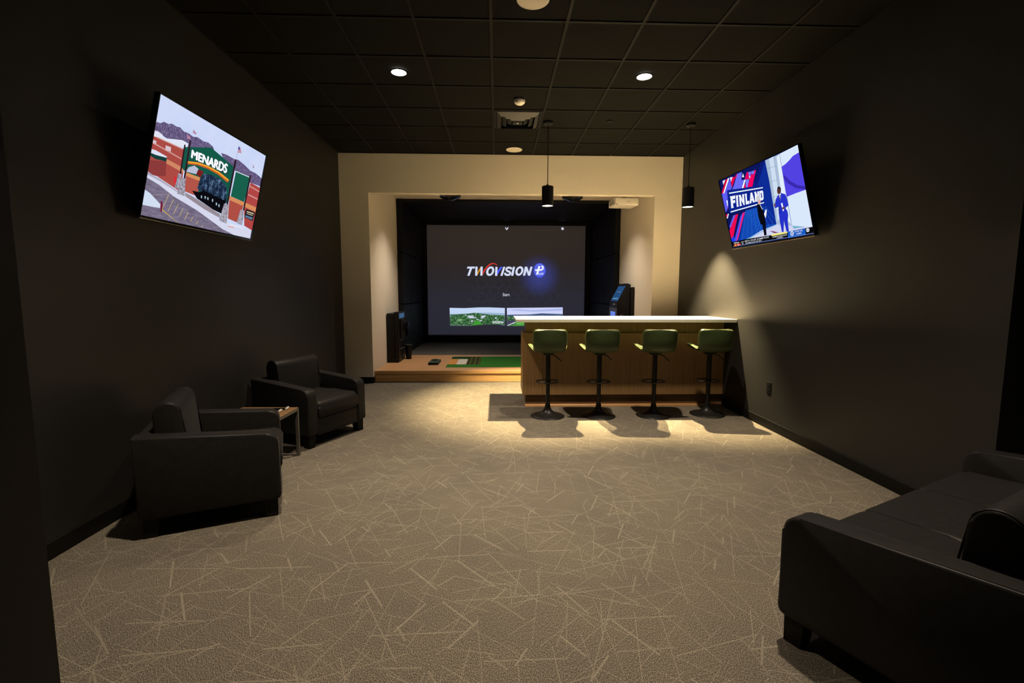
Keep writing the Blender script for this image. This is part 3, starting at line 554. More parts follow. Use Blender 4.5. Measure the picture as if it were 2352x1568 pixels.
PIC_START = [
 ('s',(56,58,72),[(0.2972,0.5694),(0.3224,0.5497)],[(0.2966,0.5676),(0.3218,0.5479)]),
 ('s',(56,58,72),[(0.3228,0.5488),(0.323,0.5102)],[(0.3214,0.5488),(0.3216,0.5102)]),
 ('s',(56,58,72),[(0.3226,0.5093),(0.2977,0.4904)],[(0.322,0.511),(0.297,0.4921)]),
 ('s',(56,58,72),[(0.3485,0.5686),(0.3736,0.5489)],[(0.3478,0.5669),(0.3729,0.5472)]),
 ('s',(56,58,72),[(0.3739,0.548),(0.3741,0.5094)],[(0.3726,0.5481),(0.3727,0.5095)]),
 ('s',(56,58,72),[(0.3737,0.5086),(0.3488,0.4897)],[(0.3731,0.5103),(0.3481,0.4914)]),
 ('s',(56,58,72),[(0.3996,0.5679),(0.4247,0.5482)],[(0.3989,0.5661),(0.424,0.5464)]),
 ('s',(56,58,72),[(0.425,0.5473),(0.4251,0.5087)],[(0.4236,0.5473),(0.4237,0.5087)]),
 ('s',(56,58,72),[(0.4247,0.5079),(0.3998,0.4889)],[(0.4241,0.5096),(0.3992,0.4907)]),
 ('s',(56,58,72),[(0.4507,0.5671),(0.4757,0.5474)],[(0.45,0.5654),(0.475,0.5457)]),
 ('s',(56,58,72),[(0.476,0.5465),(0.4761,0.508)],[(0.4746,0.5466),(0.4747,0.508)]),
 ('s',(56,58,72),[(0.4757,0.5071),(0.4508,0.4882)],[(0.475,0.5089),(0.4501,0.49)]),
 ('s',(56,58,72),[(0.5017,0.5663),(0.5266,0.5467)],[(0.501,0.5646),(0.526,0.5449)]),
 ('s',(56,58,72),[(0.527,0.5458),(0.527,0.5073)],[(0.5256,0.5458),(0.5256,0.5073)]),
 ('s',(56,58,72),[(0.5266,0.5064),(0.5017,0.4875)],[(0.5259,0.5082),(0.501,0.4893)]),
 ('s',(56,58,72),[(0.5526,0.5656),(0.5775,0.5459)],[(0.5519,0.5638),(0.5768,0.5442)]),
 ('s',(56,58,72),[(0.5779,0.5451),(0.5778,0.5066)],[(0.5765,0.5451),(0.5764,0.5066)]),
 ('s',(56,58,72),[(0.5774,0.5057),(0.5525,0.4868)],[(0.5768,0.5074),(0.5518,0.4886)]),
 ('s',(56,58,72),[(0.6035,0.5648),(0.6283,0.5452)],[(0.6028,0.5631),(0.6276,0.5435)]),
 ('s',(56,58,72),[(0.6287,0.5443),(0.6285,0.5058)],[(0.6273,0.5443),(0.6272,0.5059)]),
 ('s',(56,58,72),[(0.6282,0.505),(0.6033,0.4861)],[(0.6275,0.5067),(0.6026,0.4879)]),
 ('s',(56,58,72),[(0.6543,0.5641),(0.6791,0.5444)],[(0.6536,0.5623),(0.6784,0.5427)]),
 ('s',(56,58,72),[(0.6794,0.5436),(0.6792,0.5051)],[(0.678,0.5436),(0.6779,0.5051)]),
 ('s',(56,58,72),[(0.6789,0.5043),(0.654,0.4854)],[(0.6782,0.506),(0.6533,0.4872)]),
 ('s',(56,58,72),[(0.705,0.5633),(0.7297,0.5437)],[(0.7044,0.5616),(0.7291,0.542)]),
 ('s',(56,58,72),[(0.7301,0.5428),(0.7299,0.5044)],[(0.7287,0.5428),(0.7285,0.5044)]),
 ('s',(56,58,72),[(0.7295,0.5036),(0.7046,0.4847)],[(0.7289,0.5053),(0.704,0.4865)]),
 ('s',(56,58,72),[(0.7557,0.5626),(0.7804,0.543)],[(0.755,0.5608),(0.7797,0.5412)]),
 ('s',(56,58,72),[(0.7807,0.5421),(0.7804,0.5037)],[(0.7793,0.5421),(0.779,0.5037)]),
 ('s',(56,58,72),[(0.7801,0.5028),(0.7552,0.484)],[(0.7794,0.5046),(0.7545,0.4858)]),
 ('s',(56,58,72),[(0.2709,0.6333),(0.2962,0.6135)],[(0.2703,0.6316),(0.2956,0.6118)]),
 ('s',(56,58,72),[(0.2966,0.6126),(0.2968,0.5738)],[(0.2952,0.6126),(0.2954,0.5739)]),
 ('s',(56,58,72),[(0.2964,0.573),(0.2715,0.554)],[(0.2958,0.5747),(0.2708,0.5558)]),
 ('s',(56,58,72),[(0.3223,0.6325),(0.3475,0.6127)],[(0.3216,0.6308),(0.3468,0.611)]),
 ('s',(56,58,72),[(0.3479,0.6118),(0.348,0.5731)],[(0.3465,0.6118),(0.3466,0.5731)]),
 ('s',(56,58,72),[(0.3477,0.5722),(0.3227,0.5532)],[(0.347,0.574),(0.322,0.555)]),
 ('s',(56,58,72),[(0.3735,0.6317),(0.3987,0.6119)],[(0.3729,0.63),(0.398,0.6102)]),
 ('s',(56,58,72),[(0.399,0.611),(0.3992,0.5723)],[(0.3977,0.6111),(0.3978,0.5723)]),
 ('s',(56,58,72),[(0.3988,0.5715),(0.3738,0.5525)],[(0.3981,0.5732),(0.3732,0.5543)]),
 ('s',(56,58,72),[(0.4247,0.6309),(0.4498,0.6111)],[(0.4241,0.6292),(0.4492,0.6094)]),
 ('s',(56,58,72),[(0.4502,0.6102),(0.4502,0.5716)],[(0.4488,0.6103),(0.4488,0.5716)]),
 ('s',(56,58,72),[(0.4499,0.5707),(0.4249,0.5517)],[(0.4492,0.5724),(0.4242,0.5535)]),
 ('s',(56,58,72),[(0.4759,0.6301),(0.5009,0.6103)],[(0.4752,0.6284),(0.5002,0.6086)]),
 ('s',(56,58,72),[(0.5013,0.6095),(0.5013,0.5708)],[(0.4999,0.6095),(0.4999,0.5708)]),
 ('s',(56,58,72),[(0.5009,0.5699),(0.4759,0.551)],[(0.5002,0.5717),(0.4753,0.5528)]),
 ('s',(56,58,72),[(0.5269,0.6293),(0.5519,0.6096)],[(0.5263,0.6276),(0.5512,0.6078)]),
 ('s',(56,58,72),[(0.5523,0.6087),(0.5522,0.57)],[(0.5509,0.6087),(0.5508,0.5701)]),
 ('s',(56,58,72),[(0.5518,0.5692),(0.5269,0.5502)],[(0.5512,0.5709),(0.5262,0.552)]),
 ('s',(56,58,72),[(0.5779,0.6285),(0.6028,0.6088)],[(0.5773,0.6268),(0.6022,0.607)]),
 ('s',(56,58,72),[(0.6032,0.6079),(0.6031,0.5693)],[(0.6018,0.6079),(0.6017,0.5693)]),
 ('s',(56,58,72),[(0.6027,0.5684),(0.5778,0.5495)],[(0.6021,0.5702),(0.5771,0.5513)]),
 ('s',(56,58,72),[(0.6289,0.6277),(0.6537,0.608)],[(0.6282,0.626),(0.653,0.6062)]),
 ('s',(56,58,72),[(0.6541,0.6071),(0.6539,0.5685)],[(0.6527,0.6071),(0.6525,0.5685)]),
 ('s',(56,58,72),[(0.6535,0.5677),(0.6286,0.5488)],[(0.6529,0.5694),(0.6279,0.5505)]),
 ('s',(56,58,72),[(0.6797,0.6269),(0.7045,0.6072)],[(0.679,0.6252),(0.7038,0.6055)]),
 ('s',(56,58,72),[(0.7049,0.6063),(0.7046,0.5678)],[(0.7035,0.6063),(0.7033,0.5678)]),
 ('s',(56,58,72),[(0.7043,0.5669),(0.6793,0.548)],[(0.7036,0.5686),(0.6787,0.5498)]),
 ('s',(56,58,72),[(0.7305,0.6261),(0.7552,0.6064)],[(0.7298,0.6244),(0.7546,0.6047)]),
 ('s',(56,58,72),[(0.7556,0.6055),(0.7553,0.567)],[(0.7542,0.6056),(0.754,0.567)]),
 ('s',(56,58,72),[(0.755,0.5661),(0.73,0.5473)],[(0.7543,0.5679),(0.7294,0.549)]),
 ('s',(56,58,72),[(0.7813,0.6253),(0.8059,0.6056)],[(0.7806,0.6236),(0.8052,0.6039)]),
 ('s',(56,58,72),[(0.8063,0.6048),(0.806,0.5662)],[(0.8049,0.6048),(0.8046,0.5663)]),
 ('s',(56,58,72),[(0.8056,0.5654),(0.7807,0.5465)],[(0.8049,0.5671),(0.78,0.5483)]),
 ('s',(56,58,72),[(0.2451,0.6975),(0.2704,0.6776)],[(0.2444,0.6957),(0.2697,0.6758)]),
 ('s',(56,58,72),[(0.2708,0.6767),(0.271,0.6378)],[(0.2694,0.6767),(0.2696,0.6378)]),
 ('s',(56,58,72),[(0.2707,0.6369),(0.2456,0.6179)],[(0.27,0.6387),(0.245,0.6197)]),
 ('s',(56,58,72),[(0.2965,0.6967),(0.3218,0.6768)],[(0.2959,0.6949),(0.3211,0.675)]),
 ('s',(56,58,72),[(0.3222,0.6759),(0.3224,0.637)],[(0.3208,0.6759),(0.321,0.637)]),
 ('s',(56,58,72),[(0.322,0.6361),(0.297,0.6171)],[(0.3213,0.6379),(0.2963,0.6189)]),
 ('s',(56,58,72),[(0.3479,0.6958),(0.3731,0.6759)],[(0.3472,0.6941),(0.3725,0.6742)]),
 ('s',(56,58,72),[(0.3735,0.675),(0.3736,0.6362)],[(0.3721,0.6751),(0.3722,0.6362)]),
 ('s',(56,58,72),[(0.3733,0.6353),(0.3482,0.6163)],[(0.3726,0.6371),(0.3476,0.6181)]),
 ('s',(56,58,72),[(0.3992,0.695),(0.4244,0.6751)],[(0.3986,0.6932),(0.4237,0.6733)]),
 ('s',(56,58,72),[(0.4247,0.6742),(0.4248,0.6354)],[(0.4233,0.6742),(0.4234,0.6354)]),
 ('s',(56,58,72),[(0.4245,0.6345),(0.3994,0.6155)],[(0.4238,0.6363),(0.3988,0.6173)]),
 ('s',(56,58,72),[(0.4505,0.6941),(0.4756,0.6743)],[(0.4498,0.6924),(0.4749,0.6725)]),
 ('s',(56,58,72),[(0.4759,0.6734),(0.476,0.6346)],[(0.4745,0.6734),(0.4746,0.6346)]),
 ('s',(56,58,72),[(0.4756,0.6337),(0.4506,0.6147)],[(0.4749,0.6355),(0.4499,0.6165)]),
 ('s',(56,58,72),[(0.5016,0.6933),(0.5267,0.6734)],[(0.501,0.6915),(0.526,0.6717)]),
 ('s',(56,58,72),[(0.5271,0.6726),(0.527,0.6338)],[(0.5257,0.6726),(0.5256,0.6338)]),
 ('s',(56,58,72),[(0.5267,0.6329),(0.5017,0.6139)],[(0.526,0.6347),(0.501,0.6157)]),
 ('s',(56,58,72),[(0.5528,0.6924),(0.5777,0.6726)],[(0.5521,0.6907),(0.5771,0.6709)]),
 ('s',(56,58,72),[(0.5781,0.6717),(0.578,0.633)],[(0.5767,0.6717),(0.5766,0.633)]),
 ('s',(56,58,72),[(0.5777,0.6321),(0.5527,0.6131)],[(0.577,0.6339),(0.552,0.6149)]),
 ('s',(56,58,72),[(0.6038,0.6916),(0.6287,0.6718)],[(0.6032,0.6898),(0.6281,0.67)]),
 ('s',(56,58,72),[(0.6291,0.6709),(0.629,0.6322)],[(0.6277,0.6709),(0.6276,0.6322)]),
 ('s',(56,58,72),[(0.6286,0.6313),(0.6036,0.6123)],[(0.6279,0.6331),(0.603,0.6141)]),
 ('s',(56,58,72),[(0.6548,0.6908),(0.6797,0.671)],[(0.6541,0.689),(0.679,0.6692)]),
 ('s',(56,58,72),[(0.68,0.6701),(0.6798,0.6314)],[(0.6786,0.6701),(0.6785,0.6314)]),
 ('s',(56,58,72),[(0.6795,0.6305),(0.6545,0.6116)],[(0.6788,0.6323),(0.6538,0.6133)]),
 ('s',(56,58,72),[(0.7057,0.6899),(0.7305,0.6701)],[(0.7051,0.6882),(0.7299,0.6684)]),
 ('s',(56,58,72),[(0.7309,0.6692),(0.7306,0.6306)],[(0.7295,0.6693),(0.7293,0.6306)]),
 ('s',(56,58,72),[(0.7303,0.6297),(0.7053,0.6108)],[(0.7296,0.6315),(0.7046,0.6125)]),
 ('s',(56,58,72),[(0.7566,0.6891),(0.7813,0.6693)],[(0.7559,0.6873),(0.7807,0.6676)]),
 ('s',(56,58,72),[(0.7817,0.6684),(0.7814,0.6298)],[(0.7803,0.6684),(0.78,0.6298)]),
 ('s',(56,58,72),[(0.781,0.6289),(0.756,0.61)],[(0.7804,0.6307),(0.7554,0.6117)]),
 ('s',(56,58,72),[(0.8074,0.6882),(0.8321,0.6685)],[(0.8067,0.6865),(0.8314,0.6667)]),
 ('s',(56,58,72),[(0.8324,0.6676),(0.8321,0.629)],[(0.831,0.6676),(0.8307,0.629)]),
 ('s',(56,58,72),[(0.8317,0.6281),(0.8067,0.6092)],[(0.8311,0.6299),(0.8061,0.611)]),
 ('s',(56,58,72),[(0.2701,0.7611),(0.2955,0.7411)],[(0.2695,0.7593),(0.2948,0.7393)]),
 ('s',(56,58,72),[(0.2958,0.7402),(0.2961,0.7012)],[(0.2944,0.7402),(0.2947,0.7012)]),
 ('s',(56,58,72),[(0.2957,0.7003),(0.2706,0.6812)],[(0.295,0.7021),(0.27,0.683)]),
 ('s',(56,58,72),[(0.3216,0.7602),(0.3469,0.7402)],[(0.321,0.7584),(0.3463,0.7385)]),
 ('s',(56,58,72),[(0.3473,0.7393),(0.3475,0.7003)],[(0.3459,0.7394),(0.3461,0.7003)]),
 ('s',(56,58,72),[(0.3471,0.6994),(0.322,0.6804)],[(0.3464,0.7012),(0.3214,0.6821)]),
 ('s',(56,58,72),[(0.3731,0.7593),(0.3983,0.7393)],[(0.3724,0.7575),(0.3976,0.7376)]),
 ('s',(56,58,72),[(0.3987,0.7385),(0.3988,0.6995)],[(0.3973,0.7385),(0.3974,0.6995)]),
 ('s',(56,58,72),[(0.3984,0.6986),(0.3734,0.6795)],[(0.3978,0.7004),(0.3727,0.6813)]),
 ('s',(56,58,72),[(0.4244,0.7584),(0.4496,0.7385)],[(0.4238,0.7567),(0.449,0.7367)]),
 ('s',(56,58,72),[(0.45,0.7376),(0.45,0.6986)],[(0.4486,0.7376),(0.4486,0.6986)]),
 ('s',(56,58,72),[(0.4497,0.6977),(0.4246,0.6787)],[(0.449,0.6995),(0.424,0.6805)]),
 ('s',(56,58,72),[(0.4758,0.7575),(0.5009,0.7376)],[(0.4751,0.7558),(0.5002,0.7358)]),
 ('s',(56,58,72),[(0.5012,0.7367),(0.5012,0.6978)],[(0.4998,0.7367),(0.4998,0.6978)]),
 ('s',(56,58,72),[(0.5009,0.6969),(0.4758,0.6779)],[(0.5002,0.6987),(0.4752,0.6796)]),
 ('s',(56,58,72),[(0.527,0.7566),(0.552,0.7367)],[(0.5263,0.7549),(0.5514,0.735)]),
 ('s',(56,58,72),[(0.5524,0.7358),(0.5524,0.6969)],[(0.551,0.7359),(0.551,0.6969)]),
 ('s',(56,58,72),[(0.552,0.6961),(0.527,0.677)],[(0.5513,0.6978),(0.5263,0.6788)]),
 ('s',(56,58,72),[(0.5782,0.7558),(0.6032,0.7359)],[(0.5775,0.754),(0.6025,0.7341)]),
 ('s',(56,58,72),[(0.6035,0.735),(0.6034,0.6961)],[(0.6021,0.735),(0.602,0.6961)]),
 ('s',(56,58,72),[(0.6031,0.6952),(0.578,0.6762)],[(0.6024,0.697),(0.5774,0.678)]),
 ('s',(56,58,72),[(0.6293,0.7549),(0.6542,0.735)],[(0.6286,0.7531),(0.6535,0.7332)]),
 ('s',(56,58,72),[(0.6546,0.7341),(0.6544,0.6952)],[(0.6532,0.7341),(0.653,0.6953)]),
 ('s',(56,58,72),[(0.6541,0.6944),(0.629,0.6754)],[(0.6534,0.6961),(0.6284,0.6771)]),
 ('s',(56,58,72),[(0.6803,0.754),(0.7052,0.7341)],[(0.6797,0.7522),(0.7045,0.7324)]),
 ('s',(56,58,72),[(0.7056,0.7332),(0.7053,0.6944)],[(0.7042,0.7333),(0.704,0.6944)]),
 ('s',(56,58,72),[(0.705,0.6935),(0.6799,0.6745)],[(0.7043,0.6953),(0.6793,0.6763)]),
 ('s',(56,58,72),[(0.7313,0.7531),(0.7561,0.7332)],[(0.7306,0.7514),(0.7554,0.7315)]),
 ('s',(56,58,72),[(0.7565,0.7324),(0.7562,0.6936)],[(0.7551,0.7324),(0.7548,0.6936)]),
 ('s',(56,58,72),[(0.7558,0.6927),(0.7308,0.6737)],[(0.7552,0.6945),(0.7302,0.6755)]),
 ('s',(56,58,72),[(0.7822,0.7522),(0.807,0.7324)],[(0.7815,0.7505),(0.8063,0.7306)]),
 ('s',(56,58,72),[(0.8073,0.7315),(0.807,0.6927)],[(0.8059,0.7315),(0.8056,0.6927)]),
 ('s',(56,58,72),[(0.8066,0.6918),(0.7816,0.6729)],[(0.806,0.6936),(0.781,0.6747)]),
 ('p',(214,222,246),[(0.2539,0.3733),(0.3012,0.3727),(0.2983,0.3892),(0.2822,0.3894),(0.2652,0.4555),(0.2516,0.4557),(0.2684,0.3895),(0.249,0.3898)]),
 ('p',(214,222,246),[(0.3036,0.3727),(0.3166,0.3725),(0.3145,0.4548),(0.3012,0.455)]),
 ('p',(232,152,10),[(0.3343,0.3796),(0.3356,0.3981),(0.3155,0.4488),(0.3156,0.4269)]),
 ('p',(214,222,246),[(0.3357,0.3723),(0.349,0.3721),(0.3472,0.4544),(0.3339,0.4546)]),
 ('s',(222,58,48),[(0.347,0.4483),(0.349,0.4248),(0.3602,0.3961),(0.3745,0.3708),(0.3887,0.3522),(0.4053,0.3403),(0.4218,0.3401),(0.4347,0.3483),(0.4453,0.3632)],[(0.3472,0.4483),(0.3577,0.4263),(0.3697,0.3976),(0.3816,0.3757),(0.3934,0.3605),(0.4076,0.3496),(0.4194,0.3475),(0.4312,0.3527),(0.4453,0.3632)]),
 ('s',(214,222,246),[(0.4216,0.4131),(0.4195,0.423),(0.4162,0.4324),(0.4118,0.4408),(0.4067,0.4478),(0.4009,0.4528),(0.395,0.4558),(0.3892,0.4564),(0.3837,0.4548),(0.379,0.4509),(0.3752,0.445),(0.3726,0.4373),(0.3713,0.4284),(0.3714,0.4187),(0.3729,0.4087),(0.3756,0.399),(0.3795,0.39),(0.3843,0.3823),(0.3897,0.3763),(0.3956,0.3723),(0.4015,0.3705),(0.4072,0.371),(0.4123,0.3738),(0.4165,0.3787),(0.4197,0.3855),(0.4217,0.3938),(0.4223,0.4032),(0.4216,0.4131)],[(0.4086,0.4133),(0.4074,0.4192),(0.4057,0.4247),(0.4035,0.4297),(0.4009,0.4338),(0.3981,0.4368),(0.3952,0.4386),(0.3924,0.4389),(0.3899,0.4379),(0.3877,0.4356),(0.386,0.4321),(0.3849,0.4276),(0.3844,0.4223),(0.3846,0.4165),(0.3855,0.4106),(0.3869,0.4048),(0.3889,0.3995),(0.3914,0.3949),(0.3941,0.3914),(0.3969,0.389),(0.3998,0.3879),(0.4024,0.3882),(0.4048,0.3899),(0.4068,0.3928),(0.4082,0.3969),(0.409,0.4018),(0.4091,0.4074),(0.4086,0.4133)]),
 ('p',(214,222,246),[(0.4299,0.3741),(0.4429,0.3739),(0.4409,0.4555),(0.4274,0.4557)]),
 ('p',(78,92,248),[(0.4606,0.3737),(0.4747,0.3735),(0.4416,0.4471),(0.4417,0.4152)]),
 ('p',(214,222,246),[(0.4794,0.3735),(0.4924,0.3733),(0.4747,0.455),(0.4612,0.4552)]),
 ('s',(214,222,246),[(0.5371,0.392),(0.5316,0.3767),(0.5159,0.37),(0.4995,0.3767),(0.4919,0.3961),(0.4991,0.4166),(0.5159,0.4267),(0.519,0.4303),(0.5151,0.4366),(0.5056,0.4388),(0.4978,0.4362),(0.4955,0.4247)],[(0.5254,0.3992),(0.5238,0.3911),(0.5159,0.3881),(0.5065,0.3917),(0.5046,0.3959),(0.5069,0.4021),(0.5231,0.4117),(0.5317,0.4314),(0.5215,0.4522),(0.505,0.457),(0.4893,0.4498),(0.4836,0.4313)]),
 ('p',(214,222,246),[(0.5406,0.3727),(0.5536,0.3726),(0.5431,0.4541),(0.5289,0.4543)]),
 ('s',(214,222,246),[(0.6065,0.4107),(0.6045,0.4206),(0.6013,0.43),(0.597,0.4384),(0.5918,0.4453),(0.5862,0.4504),(0.5803,0.4533),(0.5745,0.454),(0.5691,0.4523),(0.5643,0.4484),(0.5606,0.4425),(0.5579,0.4349),(0.5566,0.426),(0.5566,0.4163),(0.558,0.4063),(0.5607,0.3966),(0.5645,0.3877),(0.5692,0.38),(0.5746,0.374),(0.5804,0.37),(0.5863,0.3682),(0.592,0.3687),(0.5971,0.3715),(0.6013,0.3764),(0.6046,0.3832),(0.6066,0.3915),(0.6072,0.4008),(0.6065,0.4107)],[(0.5936,0.4109),(0.5925,0.4167),(0.5908,0.4223),(0.5886,0.4273),(0.586,0.4314),(0.5833,0.4344),(0.5804,0.4361),(0.5776,0.4365),(0.5751,0.4355),(0.5729,0.4332),(0.5712,0.4297),(0.5701,0.4252),(0.5696,0.4199),(0.5698,0.4141),(0.5706,0.4082),(0.572,0.4024),(0.574,0.3971),(0.5763,0.3926),(0.579,0.389),(0.5819,0.3867),(0.5847,0.3856),(0.5874,0.3859),(0.5897,0.3876),(0.5917,0.3905),(0.5931,0.3945),(0.5939,0.3994),(0.5941,0.405),(0.5936,0.4109)]),
 ('p',(214,222,246),[(0.617,0.3718),(0.6311,0.3716),(0.643,0.4209),(0.6522,0.3713),(0.6656,0.3712),(0.6502,0.4527),(0.6372,0.4528),(0.6265,0.4078),(0.6184,0.4531),(0.605,0.4533)]),
 ('p',(62,74,214),[(0.7495,0.4045),(0.7487,0.4196),(0.7459,0.4339),(0.7414,0.4468),(0.7354,0.4576),(0.7281,0.4658),(0.7199,0.4709),(0.7114,0.4727),(0.7027,0.4711),(0.6945,0.4662),(0.6872,0.4583),(0.681,0.4476),(0.6763,0.4348),(0.6734,0.4205),(0.6724,0.4055),(0.6733,0.3904),(0.676,0.3761),(0.6806,0.3633),(0.6866,0.3525),(0.6939,0.3444),(0.702,0.3393),(0.7106,0.3375),(0.7192,0.3391),(0.7273,0.344),(0.7347,0.3519),(0.7409,0.3625),(0.7455,0.3753),(0.7485,0.3895)]),
 ('p',(104,120,236),[(0.7445,0.3912),(0.7434,0.404),(0.7402,0.416),(0.7349,0.4263),(0.728,0.4343),(0.7199,0.4394),(0.7112,0.4412),(0.7025,0.4396),(0.6943,0.4348),(0.6873,0.427),(0.6819,0.4168),(0.6785,0.4049),(0.6773,0.3921),(0.6783,0.3792),(0.6816,0.3673),(0.6869,0.357),(0.6939,0.349),(0.7019,0.344),(0.7106,0.3422),(0.7193,0.3438),(0.7274,0.3486),(0.7344,0.3564),(0.7398,0.3666),(0.7433,0.3784)]),
 ('p',(88,100,226),[(0.7479,0.4062),(0.7467,0.4205),(0.7431,0.4338),(0.7373,0.4453),(0.7297,0.4541),(0.7209,0.4598),(0.7113,0.4618),(0.7017,0.46),(0.6928,0.4546),(0.685,0.446),(0.6791,0.4346),(0.6754,0.4214),(0.674,0.4071),(0.6752,0.3929),(0.6788,0.3796),(0.6847,0.3681),(0.6923,0.3593),(0.7011,0.3537),(0.7107,0.3517),(0.7202,0.3535),(0.7291,0.3589),(0.7368,0.3675),(0.7428,0.3788),(0.7465,0.392)]),
 ('p',(240,243,255),[(0.7025,0.365),(0.7159,0.3649),(0.6999,0.443),(0.6877,0.4431)]),
 ('s',(240,243,255),[(0.6819,0.4097),(0.7089,0.4093),(0.7244,0.4064),(0.7344,0.396),(0.7382,0.3794),(0.7329,0.3645),(0.7233,0.3592)],[(0.6818,0.3944),(0.7083,0.394),(0.7209,0.3919),(0.7258,0.3868),(0.7275,0.38),(0.7261,0.3763),(0.7198,0.3737)]),
 ('t',(226,230,255),'LUS',[(0.7045,0.4262),(0.7357,0.4271),(0.7342,0.4442),(0.7037,0.4436)],0.03),
 ('t',(215,222,235),'Start',[(0.4761,0.6134),(0.5199,0.6127),(0.5199,0.6414),(0.476,0.6421)],0.0),
 ('p',(196,214,244),[(0.1375,0.7512),(0.2304,0.7539),(0.3214,0.7468),(0.3894,0.7463),(0.4901,0.7517),(0.4889,0.9124),(0.4117,0.9024),(0.3434,0.9054),(0.2612,0.9168),(0.1405,0.9142)]),
 ('p',(150,180,206),[(0.1379,0.8067),(0.2528,0.8024),(0.3098,0.7948),(0.3893,0.7951),(0.489,0.8014),(0.4889,0.8259),(0.1381,0.8289)]),
 ('p','grove',[(0.1387,0.8142),(0.189,0.811),(0.2528,0.8047),(0.2893,0.7968),(0.3166,0.798),(0.3438,0.8056),(0.4119,0.8142),(0.4889,0.821),(0.4889,0.9114),(0.4117,0.9031),(0.3434,0.9064),(0.2612,0.9165),(0.1405,0.9135)]),
 ('p',(196,204,226),[(0.2481,0.827),(0.2618,0.8208),(0.2891,0.8229),(0.2913,0.836),(0.3095,0.8389),(0.3072,0.8455),(0.2617,0.847)]),
 ('p',(196,204,226),[(0.3369,0.8253),(0.3551,0.8201),(0.3687,0.8248),(0.3618,0.838),(0.3436,0.8514),(0.3368,0.8384)]),
 ('p',(196,204,226),[(0.4232,0.8401),(0.4345,0.8366),(0.4402,0.8496),(0.4299,0.8524)]),
 ('p',(196,204,226),[(0.2706,0.8723),(0.2798,0.8656),(0.2888,0.872),(0.2854,0.8803),(0.2728,0.8805)]),
 ('p',(196,204,226),[(0.3049,0.8553),(0.3163,0.8535),(0.3276,0.8598),(0.3117,0.8618)]),
 ('p',(196,204,226),[(0.3207,0.8714),(0.339,0.8629),(0.3469,0.8709),(0.3275,0.8778)]),
 ('p',(196,204,226),[(0.2334,0.8158),(0.2459,0.8139),(0.2436,0.8212),(0.2345,0.8213)]),
 ('p',(196,204,226),[(0.3915,0.8129),(0.4005,0.8112),(0.3994,0.8177)]),
 ('p',(120,170,110),[(0.184,0.8608),(0.2115,0.8505),(0.2228,0.8634),(0.1907,0.8755)]),
 ('p',(66,150,52),[(0.2957,0.8751),(0.3208,0.8649),(0.3343,0.8842),(0.3456,0.9053),(0.2795,0.9141),(0.2887,0.8917)]),
 ('t',(235,240,250),'GOLFZON',[(0.4095,0.8724),(0.4798,0.875),(0.4803,0.8965),(0.4099,0.8943)],0.03),
 ('p',(60,80,200),[(0.4794,0.8586),(0.4839,0.8559),(0.4835,0.8716),(0.4798,0.8733)]),
 ('p',(200,160,40),[(0.4731,0.8522),(0.4765,0.8522),(0.4753,0.8636)]),
 ('p',(206,212,246),[(0.5029,0.7513),(0.8614,0.7452),(0.8631,0.9131),(0.5039,0.9185)]),
 ('p',(176,186,236),[(0.5029,0.7707),(0.5701,0.7621),(0.6734,0.7714),(0.8584,0.7534),(0.8586,0.7756),(0.6734,0.7863)]),
 ('p',(70,90,130),[(0.5039,0.8138),(0.6477,0.8113),(0.7251,0.8002),(0.862,0.8074),(0.8623,0.8312),(0.5039,0.8377)]),
 ('p','grove',[(0.5039,0.8265),(0.8622,0.8237),(0.8631,0.9131),(0.5039,0.9185)]),
 ('p',(66,68,86),[(0.5039,0.8713),(0.5703,0.8514),(0.6014,0.8658),(0.5599,0.883),(0.5039,0.9163)]),
 ('p',(205,210,225),[(0.5039,0.9125),(0.5496,0.8832),(0.5599,0.886),(0.5106,0.9169)]),
 ('p',(96,186,84),[(0.5496,0.8802),(0.6117,0.8716),(0.6273,0.8877),(0.5704,0.9038)]),
 ('p',(84,160,66),[(0.5184,0.9167),(0.5703,0.9023),(0.6304,0.8862),(0.6844,0.915)]),
 ('s',(235,240,255),[(0.4902,0.0213),(0.5011,0.0425),(0.5126,0.0197)],[(0.4954,0.0169),(0.5007,0.034),(0.5075,0.0153)]),
 ('p',(235,240,255),[(0.8612,0.0254),(0.8609,0.0291),(0.8598,0.0324),(0.8581,0.035),(0.8559,0.0367),(0.8535,0.0373),(0.851,0.0368),(0.8488,0.0351),(0.847,0.0325),(0.8459,0.0292),(0.8455,0.0255),(0.8458,0.0218),(0.8469,0.0185),(0.8486,0.0158),(0.8508,0.0141),(0.8532,0.0135),(0.8557,0.0141),(0.8579,0.0158),(0.8597,0.0184),(0.8608,0.0217)]),
 ('s',(20,20,60),[(0.8473,0.0366),(0.8612,0.0159)],[(0.8455,0.0343),(0.8594,0.0135)]),
 ('s',(70,64,62),[(0.6447,0.0399),(0.8414,0.0411)],[(0.6447,0.0386),(0.8414,0.0398)]),
 ('s',(70,64,62),[(0.7253,0.0071),(0.8913,0.0073)],[(0.7253,0.006),(0.8913,0.0061)]),
]
# ------------------------------------------------------------------ the room
CEIL = 3.613; XL, XR, YB = -2.454, 2.953, 7.6
OL, OR_, OZ = -2.006, 2.515, 3.016          # opening of the golf bay
BAYC = 3.33                                  # bay ceiling
T = .6096; GX, GY = -1.2651, 3.967           # ceiling grid origin and pitch

